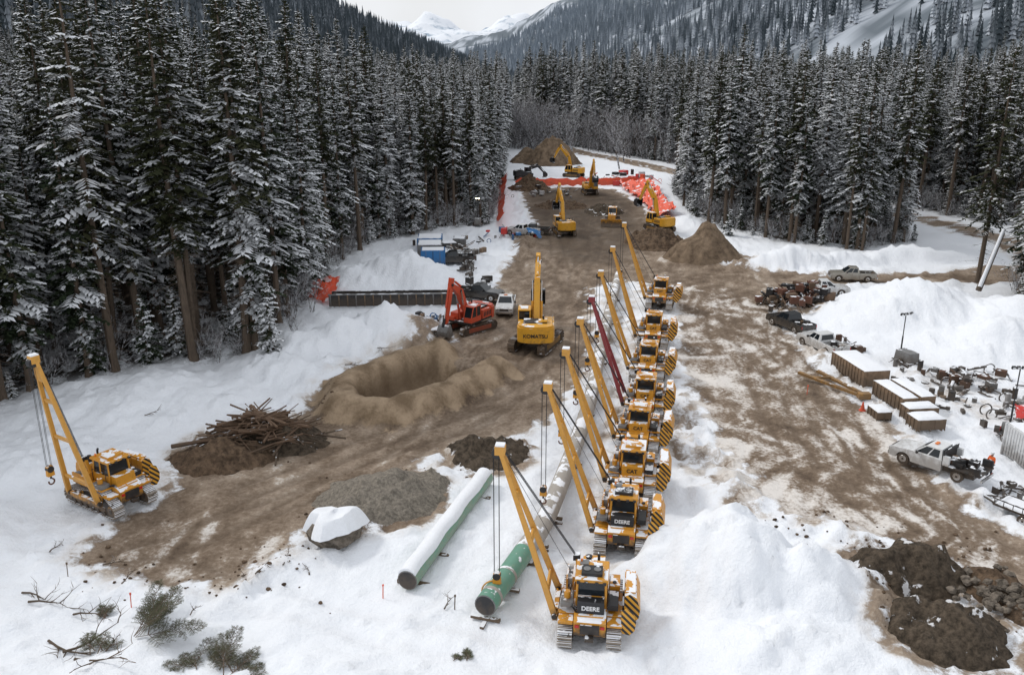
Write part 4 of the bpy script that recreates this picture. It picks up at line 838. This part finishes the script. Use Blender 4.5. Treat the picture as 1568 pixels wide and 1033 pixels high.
def scatter(name,c,pts,rots,scl,idx):
    me=bpy.data.meshes.new(name);n=len(pts);me.vertices.add(n);me.vertices.foreach_set('co',np.asarray(pts,np.float32).ravel())
    a=me.attributes.new('rot','FLOAT_VECTOR','POINT');a.data.foreach_set('vector',np.asarray(rots,np.float32).ravel())
    a=me.attributes.new('scl','FLOAT_VECTOR','POINT');a.data.foreach_set('vector',np.asarray(scl,np.float32).ravel())
    a=me.attributes.new('idx','INT','POINT');a.data.foreach_set('value',np.asarray(idx,np.int32))
    o=bpy.data.objects.new(name,me);COL.objects.link(o)
    ng=bpy.data.node_groups.new(name,'GeometryNodeTree');ng.interface.new_socket('Geometry',in_out='INPUT',socket_type='NodeSocketGeometry');ng.interface.new_socket('Geometry',in_out='OUTPUT',socket_type='NodeSocketGeometry')
    N=ng.nodes;Lk=ng.links;gi=N.new('NodeGroupInput');go=N.new('NodeGroupOutput');ip=N.new('GeometryNodeInstanceOnPoints');ci=N.new('GeometryNodeCollectionInfo')
    ci.inputs['Collection'].default_value=c;ci.inputs['Separate Children'].default_value=True;ci.inputs['Reset Children'].default_value=True
    def na(nm,ty): q=N.new('GeometryNodeInputNamedAttribute');q.data_type=ty;q.inputs['Name'].default_value=nm;return [s for s in q.outputs if s.enabled and s.name=='Attribute'][0]
    er=N.new('FunctionNodeEulerToRotation');Lk.new(na('rot','FLOAT_VECTOR'),er.inputs[0])
    Lk.new(gi.outputs[0],ip.inputs['Points']);Lk.new(ci.outputs[0],ip.inputs['Instance']);ip.inputs['Pick Instance'].default_value=True
    Lk.new(na('idx','INT'),ip.inputs['Instance Index']);Lk.new(er.outputs[0],ip.inputs['Rotation']);Lk.new(na('scl','FLOAT_VECTOR'),ip.inputs['Scale']);Lk.new(ip.outputs[0],go.inputs[0])
    m=o.modifiers.new('scatter','NODES');m.node_group=ng;return o
cc=coll('conifer_kinds',con,'conifer_tree',[(-24.6,77.6,0),(-25.2,88,1),(-24.9,103,2),(-30,76.2,3),(-24.6,121,4),(38.6,150,5),(45,136,6),(53,128.5,1)])
cy=coll('young_conifer_kinds',small,'young_conifer',[(-22.4,76,0),(36,140,1)])
cb_=coll('bare_shrub_kinds',bar,'bare_shrub',[(-21.8,82,0),(-22.5,92,1),(30,240,0),(34,262,1)])
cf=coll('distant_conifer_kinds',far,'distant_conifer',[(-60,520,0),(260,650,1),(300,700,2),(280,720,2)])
def inpoly_pts(P,sp):
    A=np.array(P);gx,gy=np.meshgrid(np.arange(A[:,0].min(),A[:,0].max(),sp),np.arange(A[:,1].min(),A[:,1].max(),sp))
    gx=gx+RNG.uniform(-.42,.42,gx.shape)*sp;gy=gy+RNG.uniform(-.42,.42,gy.shape)*sp;gx=gx.ravel();gy=gy.ravel();sd=sdpoly(gx,gy,P);k=sd>0;return gx[k],gy[k],sd[k]
fx=[];
def keep(x,y): return np.abs(x)<y*.8+15
for P,hs in((FL,(.88,1.12)),(FR1,(.74,.98)),(FR2,(.74,1.0))):
    x,y,sd=inpoly_pts(P,4.0);rn=RNG.random(len(x));k=keep(x,y)&((sd<18)|((sd<50)&(rn<.5))|(rn<.2));x,y,sd=x[k],y[k],sd[k]
    d=sdline(x,y,ROAD);k=d>6;x,y,sd=x[k],y[k],sd[k]
    s=RNG.uniform(hs[0],hs[1],len(x));s*=np.where(RNG.random(len(x))<.15,.72,1)
    if P is FR2: s*=1+.16*ss(y,250,340)
    if P is FL: s*=1-.20*ss(x,-34,-8)*(1-ss(y,200,300))-.10*ss(y,140,260)
    fx.append((x,y,s,sd))
X=np.concatenate([a[0] for a in fx]);Y=np.concatenate([a[1] for a in fx]);Sc=np.concatenate([a[2] for a in fx]);SD=np.concatenate([a[3] for a in fx])
ZZ=HT(X,Y)-.2
front=(SD<3.4)&(Y<175)&(np.abs(X)<Y*.66+4)
idx=RNG.integers(0,8,len(X));rz=RNG.uniform(0,6.28,len(X));wd=RNG.uniform(.9,1.2,len(X))
for i in np.nonzero(front)[0]:
    o=bpy.data.objects.new('conifer_tree',con[idx[i]]);COL.objects.link(o);o.location=(X[i],Y[i],ZZ[i]);o.rotation_euler=(RNG.normal(0,.015),RNG.normal(0,.015),rz[i]);o.scale=(Sc[i]*wd[i],Sc[i]*wd[i],Sc[i])
b=~front;n=b.sum()
scatter('conifer_forest',cc,np.stack([X[b],Y[b],ZZ[b]],-1),np.stack([RNG.normal(0,.015,n),RNG.normal(0,.015,n),rz[b]],-1),np.stack([Sc[b]*wd[b],Sc[b]*wd[b],Sc[b]],-1),idx[b])
for x,y,s,a in((-36.2,73.0,1.0,0),(60.5,107.5,.8,2),(57.8,92,.85,1),(-42.5,66,.95,4)):
    place(hem,'conifer_tree',(x,y,Z(x,y)-.2),a,s)
def ug(P,sp,a,b):
    x,y,sd=inpoly_pts(P,sp);k=(sd<b)&(sd>a)&keep(x,y)&(sdline(x,y,ROAD)>5)&(y<330);return x[k],y[k]
q=[ug(P,2.0,-1,6) for P in(FL,FR1,FR2)]
x=np.concatenate([a[0] for a in q]);y=np.concatenate([a[1] for a in q]);n=len(x)
sel=RNG.random(n)<.35
def sc3(n,a,b): s=RNG.uniform(a,b,n);return np.stack([s,s,s],-1)
def rr3(n): return np.stack([np.zeros(n),np.zeros(n),RNG.uniform(0,6.28,n)],-1)
m=sel.sum();scatter('young_conifer_undergrowth',cy,np.stack([x[sel],y[sel],HT(x[sel],y[sel])-.1],-1),rr3(m),sc3(m,.35,1.1),RNG.integers(0,2,m))
s2=~sel;m=s2.sum();scatter('shrub_undergrowth',cb_,np.stack([x[s2],y[s2],HT(x[s2],y[s2])-.1],-1),rr3(m),sc3(m,.4,1.0),RNG.integers(0,2,m))
n=560;x=RNG.uniform(-2,66,n);y=280-(x-25)*1.1+RNG.uniform(0,50,n);k=sdline(x,y,ROAD)>5;x,y=x[k],y[k];n=len(x)
scatter('bare_woodland',cb_,np.stack([x,y,HT(x,y)-.1],-1),rr3(n),sc3(n,.7,1.3),RNG.integers(1,4,n))
n1_,n2_=8000,30000;y=np.concatenate([RNG.uniform(420,1150,n1_),430+2500*RNG.random(n2_)**1.1]);x=np.concatenate([RNG.uniform(-520,0,n1_),RNG.uniform(-150,1500,n2_)])
k=((x<0)|(x<y*.66+40))&(np.abs(x)<y*.7)&((x>430-.215*y-100)|(x<-150+.17*y));x,y=x[k],y[k]
cl=fbm(x*.008,y*.006,91,3);k=cl>-.42;x,y=x[k],y[k];n=len(x)
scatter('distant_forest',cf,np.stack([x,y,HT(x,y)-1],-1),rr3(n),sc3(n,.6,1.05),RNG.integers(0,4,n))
n=1300;x=RNG.uniform(-250,380,n);y=RNG.uniform(415,620,n);scatter('valley_forest',cc,np.stack([x,y,HT(x,y)-.2],-1),rr3(n),sc3(n,.7,.9),RNG.integers(0,8,n))
# ------------------------------------------------------------------ snowy mountain
mt,t=newmat('snowy_mountain_rock_hazed');p=t.n('ShaderNodeNewGeometry').outputs['Position'];n=t.noise(t.n('ShaderNodeVectorMath',{0:p,1:(.01,.01,.006)},operation='MULTIPLY').outputs[0],1.0,7,.65);zz=t.n('ShaderNodeSeparateXYZ',{0:p}).outputs[2]
f=t.sstep(t.math('ADD',n,t.math('MULTIPLY',zz,.0005)),.46,.66);t.out(t.mix(f,(.30,.38,.47),(.80,.83,.88)),.9,spec=.1)  # rock colour made pale and blue in place of distance haze
def mh(x,y):
    pk_=[(-420,5600,1300,330),(100,5900,1200,370),(-900,6200,1300,380),(-2400,6500,1500,600),(1300,6400,1700,800),(-3400,6300,1500,700)];h=np.zeros(x.shape)
    for a,b,r_,hh in pk_: h=np.maximum(h,hh*(1-np.clip(np.hypot(x-a,(y-b))/r_,0,1))**.8*1.0)
    return h*(1+.35*fbm(x*.004,y*.004,55,6))+np.abs(fbm(x*.003,y*.003,56,5))*60*(h>0)-5
make_grid('snowy_mountain',np.linspace(-4500,3500,260),np.linspace(4300,8000,120),mh,mt,{})
# ------------------------------------------------------------------ foreground plants
NDL=folmat('sapling_needles',(.05,.065,.035),(.15,.17,.10),-.15)
def sapling(x,y,a,L,seed,n=9,tilt=.5):
    r=random.Random(seed);V=[];F=[];MI=[];BR=[]
    def quad(a_,b_,c_,d_,mi):
        k=len(V);V.extend([tuple(a_),tuple(b_),tuple(c_),tuple(d_)]);F.append((k,k+1,k+2,k+3));MI.append(mi);BR.extend([r.random()*.4]*4)
    def frond(p,d,L,lv):
        up=Vector((0,0,1));sd=d.cross(up).normalized()
        e=p+d*L;quad(p-sd*.009*(lv+1),e-sd*.004,e+sd*.004,p+sd*.009*(lv+1),0)
        if lv==0:
            m=int(L/.05)
            for k in range(m):
                q=p.lerp(e,(k+.5)/m)
                for s in(-1,1):
                    t_=q+sd*s*.06+d*.05+Vector((0,0,r.uniform(-.03,.03)));quad(q,q+d*.018,t_,t_-d*.008,1)
        else:
            m=max(4,int(L/.22))
            for k in range(m):
                u=.2+.8*k/m
                for s in(-1,1):
                    if r.random()<.85: nd=(d*.8+sd*s*r.uniform(.6,1)+Vector((0,0,r.gauss(0,.2)))).normalized();frond(p.lerp(e,u),nd,L*.38*(1.1-u)+.12,lv-1)
    for i in range(n):
        az=a+r.gauss(0,.75);d=Vector((math.cos(az),math.sin(az),r.uniform(.0,tilt))).normalized();frond(Vector((r.gauss(0,.25),r.gauss(0,.2),.05)),d,L*r.uniform(.5,1),2)
    me=bpy.data.meshes.new('fir_sapling');me.from_pydata(V,[],F);me.materials.append(bark);me.materials.append(NDL);me.polygons.foreach_set('material_index',MI)
    at=me.attributes.new('br','FLOAT','POINT');at.data.foreach_set('value',BR);place(me,'fir_sapling',(x,y,Z(x,y)))
sapling(-17.6,34.2,.7,3.6,1,9,.9);sapling(-12.6,32.0,.5,2.6,2,8,.7);sapling(-20.6,36.5,2.2,.9,3,4);sapling(-2.2,32.9,1.5,.6,4,3);sapling(-14.2,32.4,2.2,1.4,5,4);sapling(-19.0,33.0,1.6,1.6,6,5)
def deadbranch(x,y,a,L,seed,th=.06):
    r=random.Random(seed);mb=MB()
    def g(p,d,L,w,lv):
        q=p
        for k in range(4):
            d=(d+Vector((r.gauss(0,.2),r.gauss(0,.2),r.gauss(0,.12)))).normalized();e=q+d*L/4;mb.cyl(q,e,w*(1-k*.2),DWD,6,w*(.8-k*.2));q=e
            if lv>0 and r.random()<.9: g(q,(d+Vector((r.gauss(0,.8),r.gauss(0,.8),r.gauss(.1,.5)))).normalized(),L*.5,w*.5,lv-1)
    g(Vector((0,0,.1)),Vector((math.cos(a),math.sin(a),.12)),L,th,2);mb.obj('fallen_branch',(x,y,Z(x,y)),0,bevel=0)
for i,(x,y,a,L) in enumerate([(-22.2,34.5,-.5,3.2),(-21,33.5,.2,2.6),(-20.2,33.0,-.3,3),(-18.8,33.2,1.5,1.1),(-3.4,36.7,1.3,1.0),(-19.0,33.8,2.4,1.2),(-25.5,38.2,.3,1.8),(-22.6,41,.2,1.0),(-16,36.2,1.6,.6),(-13.6,39.2,1,.8),(-26,42,1.4,.9),(-22,36.5,-.2,1.8),(-9.5,44.2,.3,1.0),(-24.6,37.2,-.2,2.2),(-14.5,39.6,.5,.7),(-12.4,40.2,1.4,.8),(-10.9,39.8,2.0,.6),(-20.5,38.7,.8,.8),(-28,60,.5,1.0),(-15,72,.4,1.4),(-13,78,.2,1.2)]): deadbranch(x,y,a,L,i,.03+.014*L)
mb=MB();mb.cyl((0,0,0),(3.2,2.5,6.5),.35,DWD,9,.25);mb.cyl((.1,0,.4),(3.25,2.5,6.9),.26,SNW,9,.2);mb.obj('leaning_dead_trunk',(56.0,99,1),0,bevel=0)
# ------------------------------------------------------------------ light, sky, camera
W=bpy.data.worlds.new('World');S.world=W;W.use_nodes=True;T=W.node_tree;T.nodes.clear()
def wn(ty,**k):
    q=T.nodes.new(ty)
    for a,b in k.items(): setattr(q,a,b)
    return q
SE,SA=R(42),R(-60)
sky=wn('ShaderNodeTexSky',sky_type='NISHITA',sun_disc=False,sun_elevation=SE,sun_rotation=SA,air_density=1.5,dust_density=3)
hs=wn('ShaderNodeHueSaturation');hs.inputs['Saturation'].default_value=.35;T.links.new(sky.outputs[0],hs.inputs['Color'])
tc=wn('ShaderNodeTexCoord');nz=wn('ShaderNodeTexNoise');nz.inputs['Scale'].default_value=3;nz.inputs['Detail'].default_value=5;T.links.new(tc.outputs['Generated'],nz.inputs['Vector'])
mr=wn('ShaderNodeMapRange');mr.inputs[1].default_value=.3;mr.inputs[2].default_value=.6;mr.inputs[3].default_value=.6;mr.inputs[4].default_value=1;T.links.new(nz.outputs['Fac'],mr.inputs[0])
mx=wn('ShaderNodeMix',data_type='RGBA');T.links.new(mr.outputs[0],mx.inputs[0]);T.links.new(hs.outputs[0],mx.inputs[6]);mx.inputs[7].default_value=(7.0,7.2,7.5,1)
bg=wn('ShaderNodeBackground');bg.inputs[1].default_value=.128;T.links.new(mx.outputs[2],bg.inputs[0]);wo=wn('ShaderNodeOutputWorld');T.links.new(bg.outputs[0],wo.inputs[0])
sl=bpy.data.lights.new('sun','SUN');sl.energy=1.4;sl.angle=R(11);sl.color=(1,.96,.9);so=bpy.data.objects.new('sun',sl);COL.objects.link(so)
sd=Vector((math.sin(SA)*math.cos(SE),math.cos(SA)*math.cos(SE),math.sin(SE)));so.rotation_euler=(sd).to_track_quat('Z','Y').to_euler()
cam=bpy.data.cameras.new('camera');cam.sensor_width=36;cam.lens=29.85;cam.clip_end=30000;cam.clip_start=.5
co=bpy.data.objects.new('camera',cam);COL.objects.link(co);co.location=(0,0,26);co.rotation_euler=(R(90-17.35),0,0);S.camera=co
S.view_settings.view_transform='Standard';S.view_settings.look='None';S.view_settings.exposure=0
